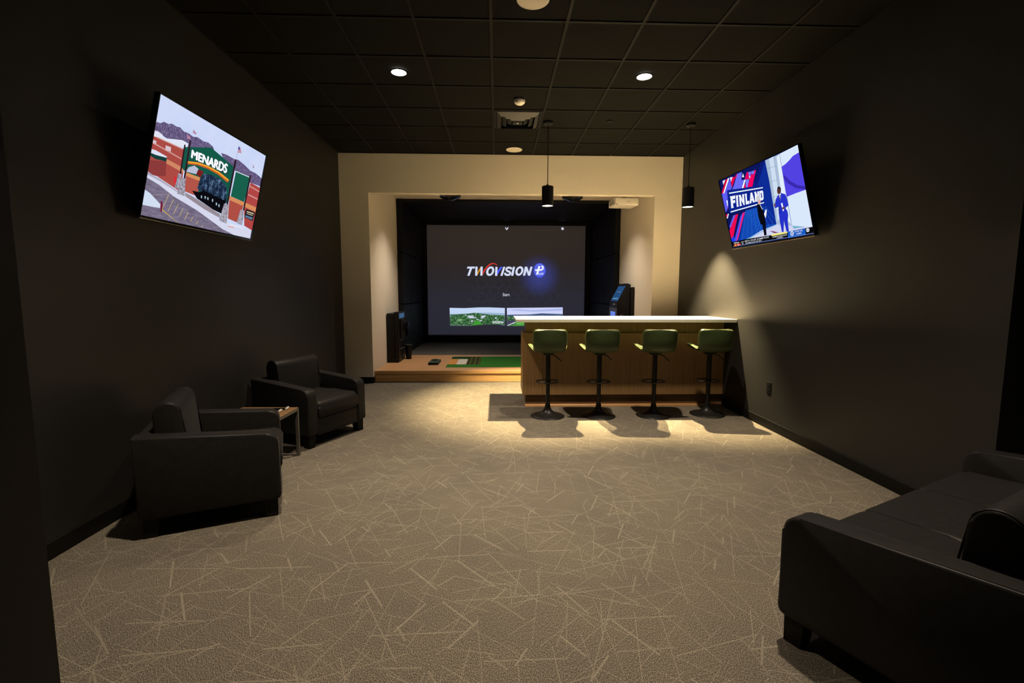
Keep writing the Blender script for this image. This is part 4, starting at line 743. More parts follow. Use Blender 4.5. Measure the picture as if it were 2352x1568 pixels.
struct(obj('floor', boxm(-2.6, 4.2, -1.6, 7.9, -.08, 0), M['carpet']))
struct(obj('wall_left', boxm(XL-.14, XL, .7, YB+.13, 0, CEIL+.05), M['dark_wall']))
bm = boxm(XR, XR+.14, 2.61, YB+.13, 0, CEIL+.05); box(bm, XR+.14, 4.1, 2.61, 2.75, 0, CEIL+.05)
struct(obj('wall_right', bm, M['dark_wall']))
struct(obj('wall_recess', boxm(4.0, 4.14, .7, 2.61, 0, CEIL+.05), M['dark_wall']))
bm = boxm(XL-.14, -.811, .7, .83, 0, CEIL+.05); box(bm, 1.25, 4.14, .7, .83, 0, CEIL+.05); box(bm, -.811, 1.25, .7, .83, 2.25, CEIL+.05)
struct(obj('wall_front', bm, M['dark_wall']))
bm = boxm(XL, OL, YB, YB+.13, 0, CEIL+.05); box(bm, OR_, XR, YB, YB+.13, 0, CEIL+.05); box(bm, OL, OR_, YB, YB+.13, OZ, CEIL+.05)
bmesh.ops.remove_doubles(bm, verts=bm.verts, dist=1e-5)
struct(obj('wall_back', bm, M['pale_wall']))
struct(obj('wall_bay_left', boxm(OL-.12, OL, YB+.13, 12.6, 0, BAYC+.05), M['pale_wall']))
struct(obj('wall_bay_right', boxm(OR_, OR_+.12, YB+.13, 12.6, 0, BAYC+.05), M['pale_wall']))
struct(obj('wall_bay_back', boxm(OL-.12, OR_+.12, 12.6, 12.72, 0, BAYC+.05), M['pale_wall']))
struct(obj('ceiling_bay', boxm(OL-.12, OR_+.12, YB+.13, 12.72, BAYC, BAYC+.06), M['pale_wall']))

# lay-in ceiling: tiles as one slab, bars standing a few millimetres proud
bm = boxm(XL-.14, 4.14, .7, YB, CEIL+.006, CEIL+.05)
k = -2
while GX + k*T < 4.1:
    x = GX + k*T
    if x > XL: box(bm, x-.012, x+.012, .83, YB, CEIL-.004, CEIL+.008, mi=1)
    k += 1
k = -6
while GY + k*T < YB-.05:
    y = GY + k*T
    if y > .85: box(bm, XL, 4.0, y-.012, y+.012, CEIL-.003, CEIL+.008, mi=1)
    k += 1
for a in ((XL, XL+.02, .83, YB), (XR-.02, XR, 2.61, YB), (XL, XR, YB-.02, YB)):
    box(bm, a[0], a[1], a[2], a[3], CEIL-.004, CEIL+.008, mi=1)
struct(obj('ceiling', bm, None, mats=[M['tile'], M['tile_bar']]))

# rubber base
def base_run(name, runs):
    b = bmesh.new()
    for r in runs: box(b, *r, 0, .1, .003, 1)
    struct(obj(name, b, M['base']))
base_run('baseboard_left', [(XL, XL+.009, .83, YB)])
base_run('baseboard_right', [(XR-.009, XR, 2.61, 5.95), (XR-.009, XR, 6.5, YB), (XR-.009, 4.0, 2.601, 2.61)])
base_run('baseboard_back', [(XL+.009, OL+.009, YB-.009, YB), (OL, OL+.009, YB, YB+.075), (OR_-.009, XR-.009, YB-.009, YB)])

# ------------------------------------------------------------------ golf bay
t = thing('hitting_platform', 'low light oak platform filling the mouth of the golf bay', 'platform', (.254, 7.68, 0))
def local(o, p):
    """shift a mesh written in room coordinates into its parent's space"""
    o.data.transform(p.matrix_basis.inverted()); return o
MX0, MX1, MY0, MY1 = -.885, 1.42, 8.01, 9.36      # turf inlay
PZ = .19
bm = bmesh.new()
box(bm, OL+.004, MX0, 7.68, 9.64, PZ-.04, PZ); box(bm, MX1, OR_-.004, 7.68, 9.64, PZ-.04, PZ)
box(bm, MX0, MX1, 7.68, MY0, PZ-.04, PZ); box(bm, MX0, MX1, MY1, 9.64, PZ-.04, PZ); box(bm, MX0, MX1, MY0, MY1, PZ-.04, PZ-.012)
local(obj('deck', bm, M['oak'], t), t)
local(obj('front_board', boxm(OL+.004, OR_-.004, 7.695, 7.72, .004, PZ-.04), M['oak_riser'], t), t)
local(obj('nosing', boxm(OL+.004, OR_-.004, 7.672, 7.7, PZ-.052, PZ-.001, .004), M['oak_riser'], t), t)
local(obj('rear_board', boxm(OL+.004, OR_-.004, 9.62, 9.64, .1, PZ-.04), M['oak_riser'], t), t)
struct(obj('floor_bay', boxm(OL, OR_, 9.645, 12.6, -.08, .168), M['bay_floor']))

t = thing('hitting_mat', 'green turf hitting mat let into the oak platform', 'golf mat', (MX0, MY0, PZ))
mat0 = (MX0, MY0, PZ)
sh = lambda x0, x1, y0, y1, z0, z1: (x0-MX0, x1-MX0, y0-MY0, y1-MY0, z0, z1)
obj('turf', boxm(*sh(-.30, MX1-.004, MY0+.004, MY1-.004, -.011, .004)), M['turf'], t)
obj('front_turf', boxm(*sh(MX0+.004, -.302, MY0+.004, 8.3, -.011, .003)), M['turf'], t)
o = obj('tee_panel', boxm(*sh(MX0+.004, -.55, 8.98, MY1-.004, -.011, .003)), M['turf_dark'], t)
bm = bmesh.new()
for i in range(6):
    x = -.55 + i*.0413
    box(bm, *sh(x, x+.0413, 8.302, MY1-.004, -.011, .003), mi=i % 2)
o = obj('striped_turf', bm, None, t, mats=[M['rough_dark'], M['rough_olive']])
obj('orange_strip', boxm(*sh(MX0+.004, -.73, 8.302, 8.978, -.011, .008)), M['orange_rubber'], t)
obj('white_strip', boxm(*sh(-.728, -.552, 8.302, 8.978, -.011, .008)), M['white_rubber'], t)

t = thing('ball_tray', 'small black and green square tray on the oak platform left of the mat', 'tray', (-1.13, 8.5, PZ))
obj('body', boxm(-.09, .09, -.23, .22, 0, .04, .008), M['black_plastic'], t)
obj('top_pad', boxm(-.082, .082, -.22, .21, .04, .046, .002), M['device_green'], t)
obj('cup_ring', tube(bmesh.new(), [(.0+.045*math.cos(a), .06+.1*math.sin(a), .05) for a in [2*PI*i/24 for i in range(24)]], .008, 6, True), M['black_plastic'], t, 60)

# black padded lining of the bay beyond the platform
t = thing('screen_surround', 'black padded lining around the projected screen deep in the golf bay', 'padding', (.254, 12.5, .168))
EX0, EX1 = -1.9, 2.41
def pads(x0, x1, name):
    for (ya, yb) in ((9.66, 10.54), (10.55, 11.41), (11.42, 12.28)):
        for (za, zb) in ((.17, 1.222), (1.234, 2.27), (2.282, BAYC-.004)):
            local(obj(name, boxm(x0, x1, ya, yb, za, zb, .012), M['pad'], t), t)
pads(OL+.002, EX0, 'side_pad'); pads(EX1, OR_-.002, 'side_pad')
bm = bmesh.new()
for i in range(5): box(bm, EX0, EX1, 9.68+i*.52, 10.19+i*.52, BAYC-.06, BAYC-.002, .012)
local(obj('top_pad', bm, M['pad'], t), t)
bm = boxm(EX0, EX1, 12.42, 12.5, .17, BAYC-.06)
local(obj('backing', bm, M['pad'], t), t)
bm = boxm(EX0, EX1, 12.24, 12.27, 3.19, BAYC-.062); box(bm, EX0, -1.80, 12.24, 12.27, .17, 3.19); box(bm, 2.30, EX1, 12.24, 12.27, .17, 3.19)
local(obj('border_panel', bm, M['pad'], t), t)

# projected start page on the impact screen: cloth and picture in one emissive page
def start_page():
    m, n, l, b = new_mat('projected page on grey screen cloth')
    tc = n.new('ShaderNodeTexCoord')
    vm = n.new('ShaderNodeVectorMath'); vm.operation = 'SUBTRACT'; l.new(tc.outputs['Object'], vm.inputs[0]); vm.inputs[1].default_value = (.86, 0, .12)
    ln = n.new('ShaderNodeVectorMath'); ln.operation = 'LENGTH'; l.new(vm.outputs[0], ln.inputs[0])
    sp = n.new('ShaderNodeSeparateXYZ'); l.new(tc.outputs['Object'], sp.inputs[0])
    mr = n.new('ShaderNodeMapRange'); l.new(sp.outputs[2], mr.inputs['Value']); mr.inputs['From Min'].default_value = .75; mr.inputs['From Max'].default_value = -.5
    base = ramp(n, l, mr.outputs[0], [(0, lin((42, 36, 34))), (.55, lin((40, 38, 44))), (1, lin((42, 43, 56)))])
    halo = ramp(n, l, ln.outputs['Value'], [(0, lin((44, 60, 150))), (.62, (0, 0, 0))]); 
    r = halo.node.color_ramp; r.interpolation = 'EASE'
    ad = n.new('ShaderNodeMix'); ad.data_type = 'RGBA'; ad.blend_type = 'ADD'; ad.inputs['Factor'].default_value = .8
    l.new(base, ad.inputs['A']); l.new(halo, ad.inputs['B'])
    l.new(ad.outputs['Result'], b.inputs['Emission Color']); b.inputs['Emission Strength'].default_value = .8
    b.inputs['Base Color'].default_value = (.1, .1, .1, 1); b.inputs['Roughness'].default_value = .9; b.inputs['Specular IOR Level'].default_value = .1
    return m
SX0, SX1, SZ0, SZ1 = -1.79, 2.29, .375, 3.185
t = thing('projection_screen', 'large grey golf screen glowing with a start page at the back of the bay', 'screen', ((SX0+SX1)/2, 12.3, (SZ0+SZ1)/2))
picture('page', PIC_START, SX1-SX0, SZ1-SZ0, t, start_page())
w, h = SX1-SX0, SZ1-SZ0
obj('cloth', boxm(-w/2, w/2, .002, .02, -h/2, h/2), surf('grey screen cloth', (.12, .12, .12), .9), t)
obj('hem', tube(bmesh.new(), [(-w/2, 0, -h/2-.012), (-w*.2, 0, -h/2-.02), (w*.2, 0, -h/2-.02), (w/2, 0, -h/2-.012)], .014, 8), surf('grey screen hem', (.14, .14, .15), .8), t, 60)

# bay kiosks
t = thing('ball_dispenser', 'black cabinet with a lit strip against the left wall of the golf bay', 'kiosk', (-1.9, 8.88, PZ))
obj('cabinet', boxm(-.1, .035, -.315, .315, 0, .9, .018, 3), M['black_plastic'], t, 40)
obj('front_panel', boxm(.036, .115, -.3, .3, .02, .925, .012, 3), M['black_plastic'], t, 40)
obj('lower_plinth', boxm(-.1, .1, -.318, .318, 0, .075, .008), M['black_plastic'], t)
s = obj('display', boxm(.115, .121, -.27, .2, .80, .9), M['dark_panel'], t)
obj('lit_strip', boxm(.121, .1225, -.26, .19, .81, .89), emit('blue display', lin((58, 92, 128))), s)
bm = prism(bmesh.new(), [(.116, .80), (.235, .735), (.215, .67), (.17, .45), (.116, .42)], -.2, .22, .008, 2)
obj('hood', bm, M['gloss_black'], t, 40)
for z in (.395, .235): obj('handle', boxm(.116, .135, -.22, .1, z, z+.012, .003), M['steel'], t)
t = thing('waste_bin', 'small black bin on the oak platform beside the left wall cabinet', 'bin', (-1.705, 9.08, PZ))
bm = lathe(bmesh.new(), [(0, 0), (.052, 0), (.066, .26), (.066, .275), (.06, .275), (.05, .02), (0, .02)], 24)
obj('bin_body', bm, M['black_plastic'], t, 40); obj('rim', tube(bmesh.new(), [(.066*math.cos(a), .066*math.sin(a), .275) for a in [2*PI*i/24 for i in range(24)]], .006, 6, True), M['steel'], t, 60)

t = thing('touchscreen_kiosk', 'black kiosk with a slanted blue touchscreen against the right wall of the bay', 'kiosk', (2.34, 8.9, PZ))
prof = [(-.125, 0), (-.125, 1.10), (.055, 1.455), (.125, 1.43), (.1, 1.38), (.1, 0)]
obj('housing', prism(bmesh.new(), prof, -.3, .3, .012, 2), M['black_plastic'], t, 30)
obj('wall_plate', boxm(.112, .168, -.36, .36, 0, 1.385, .004), M['black_plastic'], t)
# slanted screen: local frame along the face
a = Vector((-.125, 0, 1.10)); d = (Vector((.055, 0, 1.455))-a).normalized(); nrm = Vector((-d.z, 0, d.x))
def slant(u0, u1, y0, y1, e0, e1):
    b = boxm(0, 1, 0, 1, 0, 1)
    for v in b.verts:
        v.co = a + d*(u0+(u1-u0)*v.co.x) + nrm*(e0+(e1-e0)*v.co.z) + Vector((0, y0+(y1-y0)*v.co.y, 0))
    return b
blue = emit_noise('blue kiosk page', [(.3, (30, 62, 104)), (.7, (44, 88, 136))], 8)
s = obj('touchscreen', slant(.035, .345, -.255, .255, -.001, .002), blue, t)
obj('button_bar', slant(.07, .095, -.2, .2, .002, .003), emit('pale blue bar', lin((90, 140, 172))), s)
obj('text_line', slant(.215, .228, -.13, .13, .002, .003), emit('pale blue line', lin((96, 124, 160))), s)
obj('front_panel', boxm(-.131, -.125, -.29, .29, .35, 1.0, .002), M['dark_panel'], t)
o = obj('dispenser_window', boxm(-.134, -.131, -.18, .17, .42, .93, .001), emit_noise('blue lit window', [(.3, (74, 110, 214)), (.7, (120, 146, 232))], 5), t)
obj('spout', boxm(-.15, -.134, -.03, .03, .68, .78, .005), M['gloss_black'], t)
obj('badge', boxm(-.129, -.1255, -.14, .02, 1.06, 1.078), surf('pale badge', (.3, .3, .33), .5), t)
s = obj('port_cover', boxm(-.07, .0, -.306, -.3, .78, .9, .002), M['gloss_black'], t)
obj('status_light', boxm(-.06, -.052, -.3075, -.306, .862, .87), M['bulb'], s)

# ceiling gear of the bay
def sensor(x, label):
    t = thing('ceiling_sensor', label, 'sensor', (x, 8.6, BAYC), 0, 'black sensors on the bay ceiling')
    obj('mount', lathe(bmesh.new(), [(0, 0), (.07, 0), (.07, -.02), (.03, -.03), (.03, -.13), (0, -.13)], 20), M['black_plastic'], t, 40)
    obj('dish', lathe(bmesh.new(), [(0, -.12), (.15, -.122), (.183, -.14), (.187, -.16), (.178, -.18), (.12, -.208), (.06, -.236), (0, -.243)], 36), M['gloss_black'], t, 40)
    obj('rim_ring', tube(bmesh.new(), [(.186*math.cos(a), .186*math.sin(a), -.152) for a in [2*PI*i/36 for i in range(36)]], .006, 6, True), M['chrome'], t, 60)
    obj('lens', lathe(bmesh.new(), [(.024, -.236), (.02, -.25), (0, -.255)], 16), M['black_metal'], t, 40)
sensor(-.83, 'shallow black ceiling sensor left of centre under the bay opening')
sensor(1.356, 'shallow black ceiling sensor beside the white projector in the bay')

t = thing('projector', 'white box projector hanging at the top right of the golf bay', 'projector', (2.165, 8.17, 2.935), math.radians(6))
obj('body', boxm(-.2, .2, -.17, .18, .0, .115, .012, 3), M['white_plastic'], t, 40)
obj('ceiling_arm', boxm(-.03, .03, -.03, .03, .115, BAYC-2.935), M['white_plastic'], t)
obj('mount_plate', boxm(-.11, .11, -.11, .11, .117, .127, .002), M['black_metal'], t)
obj('vent_grille', boxm(-.2025, -.2, -.1, .12, .02, .095), surf('grey vent grille', (.34, .31, .27), .6), t)
obj('lens', lathe(bmesh.new(), [(0, 0), (.035, 0), (.035, .03), (0, .03)], 20, (0, .0, -.012)), M['white_plastic'], t, 40)
obj('sensor_window', boxm(-.185, -.165, -.1715, -.17, .004, .016), M['gloss_black'], t)
tv_, tf_ = text_faces('EPSON', .02); bm = bmesh.new(); vs = [bm.verts.new((-.005+x*.055, -.1712, .052+y*.011)) for x, y in tv_]
for f in tf_: bm.faces.new([vs[i] for i in f])
obj('lettering', bm, M['vent_grey'], t)

BAY_P = 235
def bay_lamp(x, label):
    t = thing('bay_downlight', label, 'ceiling light', (x, 8.5, BAYC), 0, 'recessed lights in the bay ceiling')
    obj('trim_ring', lathe(bmesh.new(), [(.06, -.001), (.085, -.001), (.085, -.008), (.06, -.006)], 28), M['white_plastic'], t, 40)
    obj('lens', lathe(bmesh.new(), [(0, -.003), (.06, -.003)], 28), M['bay_lens'], t)
    spot('bay_lamp_beam', t, (0, 0, -.02), BAY_P, (1, .85, .69), 108, 1.0, .04)

bay_lamp(-1.06, 'round recessed light in the bay ceiling by the left wall')
bay_lamp(1.57, 'round recessed light in the bay ceiling by the right wall')

# ------------------------------------------------------------------ ceiling fixtures of the lounge
DOWN_P = 480
def downlight(x, y, label):
    t = thing('ceiling_downlight', label, 'ceiling light', (x, y, CEIL-.004), 0, 'lit ceiling downlights')
    obj('trim_ring', lathe(bmesh.new(), [(.072, .002), (.09, .002), (.09, -.005), (.072, -.004)], 32), M['tile_bar'], t, 40)
    obj('lens', lathe(bmesh.new(), [(0, -.002), (.073, -.002)], 32), M['lamp_white'], t)
    spot('downlight_beam', t, (0, 0, -.02), DOWN_P, (1, .82, .6), 90, 1.0, .05)
downlight(-.958, 4.88, 'bright round downlight in the ceiling, left one of the visible two')
downlight(1.469, 4.88, 'bright round downlight in the ceiling, right one of the visible two')
downlight(-.958, 2.44, 'round ceiling downlight above the near armchair, out of view overhead')
downlight(1.469, 2.44, 'round ceiling downlight above the long sofa, out of view overhead')

def speaker(x, y, label):
    t = thing('ceiling_speaker', label, 'speaker', (x, y, CEIL-.004), 0, 'round white ceiling speakers')
    obj('grille', lathe(bmesh.new(), [(0, -.008), (.1, -.007), (.112, -.004), (.113, .002)], 36), M['white_grille'], t, 50)
    obj('rim', lathe(bmesh.new(), [(.111, .002), (.121, .002), (.12, -.005), (.112, -.006), (.111, .002)], 36), M['white_plastic'], t, 50)
speaker(.262, 7.33, 'round white ceiling speaker close to the pale back wall')
speaker(.268, 3.685, 'round white ceiling speaker cut by the top edge, nearest the viewer')

t = thing('motion_sensor', 'small white dome sensor on the ceiling in front of the vent', 'sensor', (.256, 5.51, CEIL-.004))
obj('dome', lathe(bmesh.new(), [(.064, 0), (.063, -.015), (.055, -.03), (.04, -.042), (.02, -.049), (0, -.051)], 28), M['white_plastic'], t, 60)
obj('lens_window', lathe(bmesh.new(), [(.017, 0), (.012, -.006), (0, -.008)], 14, (-.028, -.035, -.026)), surf('smoky lens', (.12, .1, .07), .3), t, 60)

t = thing('air_vent', 'square black ceiling vent with nested louvres between speaker and dome', 'vent', (GX+2.5*T, GY+3.5*T, CEIL))
def sq_ring(r0, z0, r1, z1, th=.006):
    b = bmesh.new(); P = []
    for r, z in ((r0, z0), (r1, z1), (r1-.001, z1+th), (r0-.012, z0+th)):
        P.append([b.verts.new((sx*r, sy*r, z)) for sx, sy in ((-1, -1), (1, -1), (1, 1), (-1, 1))])
    for i in range(4):
        A, B = P[i], P[(i+1) % 4]
        for k in range(4): b.faces.new((A[k], A[(k+1) % 4], B[(k+1) % 4], B[k]))
    return b
bm = bmesh.new()
for s in ((-.292, .292, -.292, -.262), (-.292, .292, .262, .292), (-.292, -.262, -.262, .262), (.262, .292, -.262, .262)): box(bm, *s, -.008, .004)
obj('frame', bm, M['pad'], t)
obj('throat', boxm(-.262, .262, -.262, .262, .003, .005), M['pad_seam'], t)
for r0, r1 in ((.255, .205), (.19, .14), (.125, .075)): obj('louvre', sq_ring(r0, -.006, r1, -.045), M['vent_grey'], t)
obj('centre_plate', boxm(-.06, .06, -.06, .06, -.048, -.042), M['vent_grey'], t)
obj('centre_glint', lathe(bmesh.new(), [(.012, -.048), (.009, -.053), (0, -.055)], 12), M['silver'], t, 60)  # bright dot painted in for the glint at the vent centre

t = thing('sprinkler_cover', 'small dark round sprinkler cover on the ceiling right of the vent', 'sprinkler', (1.42, 6.12, CEIL+.006))
obj('plate', lathe(bmesh.new(), [(0, -.012), (.036, -.012), (.038, -.008), (.038, 0)], 28), M['tile_bar'], t, 50)

PEND_P = 2100
def pendant(x, label):
    t = thing('pendant_lamp', label, 'pendant light', (x, 6.18, CEIL-.004), 0, 'pendant lamps over the bar')
    obj('canopy', lathe(bmesh.new(), [(0, -.024), (.03, -.024), (.06, -.018), (.063, -.004), (.063, 0)], 28), M['black_metal'], t, 40)
    obj('cord', tube(bmesh.new(), [(0, 0, -.02), (0, 0, -.4), (0, 0, -.79)], .0045, 8), M['black_metal'], t, 60)
    s = obj('shade', lathe(bmesh.new(), [(0, -.785), (.068, -.785), (.075, -.792), (.075, -1.032), (.07, -1.032), (.07, -1.0), (0, -1.0)], 40), M['black_metal'], t, 40)
    obj('cord_grip', lathe(bmesh.new(), [(.014, -.785), (.012, -.765), (.006, -.755), (0, -.755)], 16), M['black_metal'], s, 40)
    obj('lens', lathe(bmesh.new(), [(0, -1.024), (.069, -1.024)], 36), M['pendant_glow'], t)
    spot('pendant_beam', t, (0, 0, -1.034), PEND_P, (1, .77, .41), 82, .6, .016)
pendant(.652, 'black cylinder pendant lamp over the open end of the bar')
pendant(2.48, 'black cylinder pendant lamp over the bar near the right wall')

# ------------------------------------------------------------------ bar
t = thing('bar_counter', 'brown oak bar front with recessed kick board beneath the white top', 'bar', (.33, 5.95, 0))
lo = lambda o: local(o, t)
lo(obj('carcass', boxm(.375, XR-.004, 6.0, 6.43, .0, 1.108), M['panel'], t))
lo(obj('front_panel', boxm(.331, .586, 5.95, 5.975, .156, .957, .0015), M['panel'], t))
lo(obj('front_panel', boxm(.589, XR-.004, 5.95, 5.975, .156, .957, .0015), M['panel'], t))
lo(obj('end_panel', boxm(.331, .374, 5.976, 6.44, .156, .957, .0015), M['panel'], t))
lo(obj('kick_board', boxm(.37, XR-.004, 5.982, 5.999, .03, .15), M['kick'], t))
lo(obj('floor_strip', prism(bmesh.new(), [(5.95, .0), (5.982, 0), (5.982, .03), (5.962, .026), (5.953, .016)], .362, XR-.004, axis='X'), M['strip'], t, 60))
t = tag(obj('countertop', boxm(.231, XR-.002, 5.675, 6.5, 1.109, 1.148, .003), M['quartz']), 'long white countertop on the bar under the pendant lamps', 'countertop')

# stools
def shell_bm(grow=0, offset=0):
    st = [(-.205, 1.052, .135, -.006), (-.208, 1.047, .168, 0), (-.211, 1.03, .187, 0), (-.214, .99, .194, .012), (-.218, .93, .194, .022), (-.217, .88, .190, .03),
          (-.206, .835, .184, .032), (-.18, .805, .182, .03), (-.13, .79, .19, .03), (-.06, .787, .207, .04), (.02, .79, .222, .05), (.1, .797, .228, .052), (.16, .802, .225, .045), (.19, .798, .21, .03), (.2, .788, .17, .015)]
    b = bmesh.new(); n = 14; rows = []
    for i, (y, z, hw, wing) in enumerate(st):
        f = min(1, max(0, (i-5)/4)); row = []                 # back curls forward, seat curls upward
        for k in range(n+1):
            s = -1 + 2*k/n; c = abs(s)**2.6
            sag = .006*(s*s-1) if i < 3 else 0
            row.append(b.verts.new((s*hw, y + wing*(1-f)*c*1.2, z + sag + wing*f*c*1.1)))
        rows.append(row)
    for a, c in zip(rows, rows[1:]):
        for k in range(n): b.faces.new((a[k], a[k+1], c[k+1], c[k]))
    edge = [v.co.copy() for v in rows[0]] + [r[-1].co.copy() for r in rows[1:-1]] + [v.co.copy() for v in reversed(rows[-1])] + [r[0].co.copy() for r in reversed(rows[1:-1])]
    return b, edge
def make_stool(label):
    t = thing('bar_stool', label, 'bar stool', (0, 0, 0), 0, 'green bar stools along the bar')
    b, edge = shell_bm()
    s = obj('seat_shell', b, M['green'], t, 180)
    so = s.modifiers.new('thickness', 'SOLIDIFY'); so.thickness = .042; so.offset = 0
    be = s.modifiers.new('soft edge', 'SUBSURF'); be.levels = be.render_levels = 2
    pts = [e.copy() for e in edge]
    obj('piping', tube(bmesh.new(), pts, .0055, 6, True), M['green_seam_lit'], s, 180)
    obj('seat_plate', boxm(-.06, .06, -.06, .06, .742, .772, .006), M['black_metal'], t)
    obj('column', lathe(bmesh.new(), [(0, .1), (.0245, .1), (.0245, .4), (.0285, .402), (.0285, .74), (0, .74)], 24), M['black_metal'], t, 40)
    obj('base', lathe(bmesh.new(), [(0, 0), (.202, 0), (.204, .005), (.198, .011), (.15, .024), (.1, .04), (.066, .06), (.045, .085), (.034, .115), (.029, .15), (.0245, .152)], 48), M['black_metal'], t, 50)
    obj('footrest', tube(bmesh.new(), [(.135*math.cos(a), .05+.105*math.sin(a), .41) for a in [2*PI*i/40 for i in range(40)]], .0085, 8, True), M['chrome'], t, 60)
    obj('footrest_collar', lathe(bmesh.new(), [(.025, .39), (.034, .392), (.034, .43), (.0285, .432)], 24), M['black_metal'], t, 40)
    obj('lever', tube(bmesh.new(), [(.05, -.03, .745), (.085, -.05, .73), (.15, -.07, .672)], .006, 8), M['black_metal'], t, 60)
    return t
stools = [(.605, 5.49, 0, 'green bar stool at the open left end of the bar, first from the left'),
          (1.215, 5.48, -.06, 'second green bar stool from the open left end of the bar'),
          (1.882, 5.485, -.09, 'third green bar stool from the open left end of the bar'),
          (2.56, 5.53, -.13, 'green bar stool next to the right wall, last in the row')]
proto = make_stool(stools[0][3])
for i, (x, y, r, lab) in enumerate(stools):
    o = proto if i == 0 else copy_tree(proto)
    o.location = (x, y, 0); o.rotation_euler = (0, 0, r); o['label'] = lab

# ------------------------------------------------------------------ lounge seating
def seating(name, label, cat, loc, rot, width, seats, group=None):
    t = thing(name, label, cat, loc, rot, group)
    D, HF, HR, za, aw = .761, .561, .621, .119, .114
    W = width
    prof = [(-D/2, za+.01), (-D/2, HR)] + [(x, z) for x, z in arc(D/2-.075, HF-.075, .075, 88, 0, 8)] + [(D/2+.004, za+.035), (D/2+.001, za+.018), (D/2-.008, za+.005), (D/2-.022, za), (-D/2+.01, za)]
    for s in (-1, 1):
        y0, y1 = (W/2-aw, W/2) if s > 0 else (-W/2, -W/2+aw)
        a = obj('arm', prism(bmesh.new(), prof, y0, y1, .014, 3), M['leather'], t, 50)
        run = [(-D/2+.012, HR-.004)] + [(x, z) for x, z in arc(D/2-.075, HF-.075, .072, 88, 0, 8)] + [(D/2+.001, za+.03)]
        for yy in (y0+.011, y1-.011):
            obj('piping', tube(bmesh.new(), [(x, yy, z) for x, z in run], .0042, 6), M['leather'], a, 60)
    y0, y1 = -W/2+aw, W/2-aw
    obj('front_rail', boxm(D/2-.06, D/2-.004, y0+.002, y1-.002, .106, .275, .01, 3), M['leather'], t, 40)
    obj('back_frame', boxm(-D/2+.004, -D/2+.075, y0+.002, y1-.002, .125, HR-.006, .012, 3), M['leather'], t, 40)
    obj('seat_deck', boxm(-D/2+.075, D/2-.06, y0+.002, y1-.002, .2, .28), M['leather'], t)
    sw = (y1-y0)/seats
    for k in range(seats):
        a, b = y0+k*sw+.002, y0+(k+1)*sw-.002
        bm = bmesh.new(); r = .05
        # cushion outline: crowned top, full front nose
        outline = [(-.18, .285), (-.18, .44)] + [(-.05+.12*i, .446-.004*i*i*.5) for i in range(1, 3)] + arc(D/2-.035, .435-.055, .055, 88, -10, 7) + arc(D/2-.03, .31, .045, 5, -70, 4) + [(.3, .283)]
        obj('seat_cushion', prism(bm, outline, a, b, .034, 4), M['leather'], t, 60)
    # bolster back with rounded head, leaning a little
    cap = arc(-.222, .72, .072, 0, 180, 12)
    outline = [(-.118, .30)] + cap + [(-.29, .60), (-.28, .30)]
    nb = 1
    o = obj('back_cushion', prism(bmesh.new(), outline, y0+.003, y1-.003, .012, 3), M['leather'], t, 60)
    for yy in (y0+.012, y1-.012):
        obj('piping', tube(bmesh.new(), [(x, yy, z) for x, z in [(-.121, .5)] + cap + [(-.29, .6)]], .0042, 6), M['leather'], o, 60)
    for sx in (-1, 1):
        for sy in (-1, 1):
            b = bmesh.new(); x0 = sx*(D/2-.062); yy = sy*(W/2-.062)
            A = [b.verts.new((x0+dx*.042, yy+dy*.042, .125)) for dx, dy in ((-1, -1), (1, -1), (1, 1), (-1, 1))]
            B = [b.verts.new((x0+sx*.006+dx*.034, yy+sy*.006+dy*.034, 0)) for dx, dy in ((-1, -1), (1, -1), (1, 1), (-1, 1))]
            b.faces.new(A); b.faces.new(B[::-1])
            for k in range(4): b.faces.new((A[k], A[(k+1) % 4], B[(k+1) % 4], B[k]))
            obj('leg', b, M['leg_black'], t)
    return t
seating('armchair', 'black leather armchair nearest the viewer, left of the side table', 'armchair', (-1.917, 3.203, 0), .416, .763, 1, 'black leather armchairs')
seating('armchair', 'black leather armchair beyond the side table, turned towards the viewer', 'armchair', (-1.921, 4.82, 0), -.454, .763, 1, 'black leather armchairs')
seating('sofa', 'long black leather sofa in the right foreground with three seat cushions', 'sofa', (2.186, 1.899, 0), 2.026, 1.843, 3)

# side table between the armchairs
t = thing('side_table', 'low wood topped side table with grey metal legs between the armchairs', 'side table', (-2.035, 3.965, 0), math.radians(-1.5))
hx, hy, hz = .25, .235, .44
obj('table_top', boxm(-hx+.003, hx-.003, -hy+.003, hy-.003, hz-.022, hz, .002), M['table_wood'], t)
bm = bmesh.new()
for s in ((-hx, hx, -hy, -hy+.003), (-hx, hx, hy-.003, hy), (-hx, -hx+.003, -hy, hy), (hx-.003, hx, -hy, hy)): box(bm, *s, hz-.028, hz-.002)
obj('edge_band', bm, M['steel'], t)
for sx in (-1, 1):
    for sy in (-1, 1):
        x, y = sx*(hx-.0125), sy*(hy-.0125)
        obj('leg', boxm(x-.0125, x+.0125, y-.0125, y+.0125, .0, hz-.024, .001), M['steel'], t)
for sy in (-1, 1):
    y = sy*(hy-.0125)
    obj('runner', boxm(-hx+.025, hx-.025, y-.0125, y+.0125, 0, .012, .001), M['steel'], t)
def remote(label, loc, rot):
    t = thing('remote_control', label, 'remote', loc, rot, 'slim remotes on the side table')
    obj('body', boxm(-.13, 0, -.012, .012, 0, .016, .005, 2), M['black_plastic'], t, 40)
    o = obj('end_highlight', lathe(bmesh.new(), [(0, -.034), (.009, -.034), (.011, -.03), (.011, .03), (.009, .034), (0, .034)], 16), M['silver'], t, 40)  # silvery piece shapes the highlight on the remote's end
    o.rotation_euler = (PI/2, 0, 0); o.location = (.004, 0, .011)
remote('slim dark remote with a modelled highlight on its end, nearer to the table corner', (-1.848, 4.11, hz), .12)
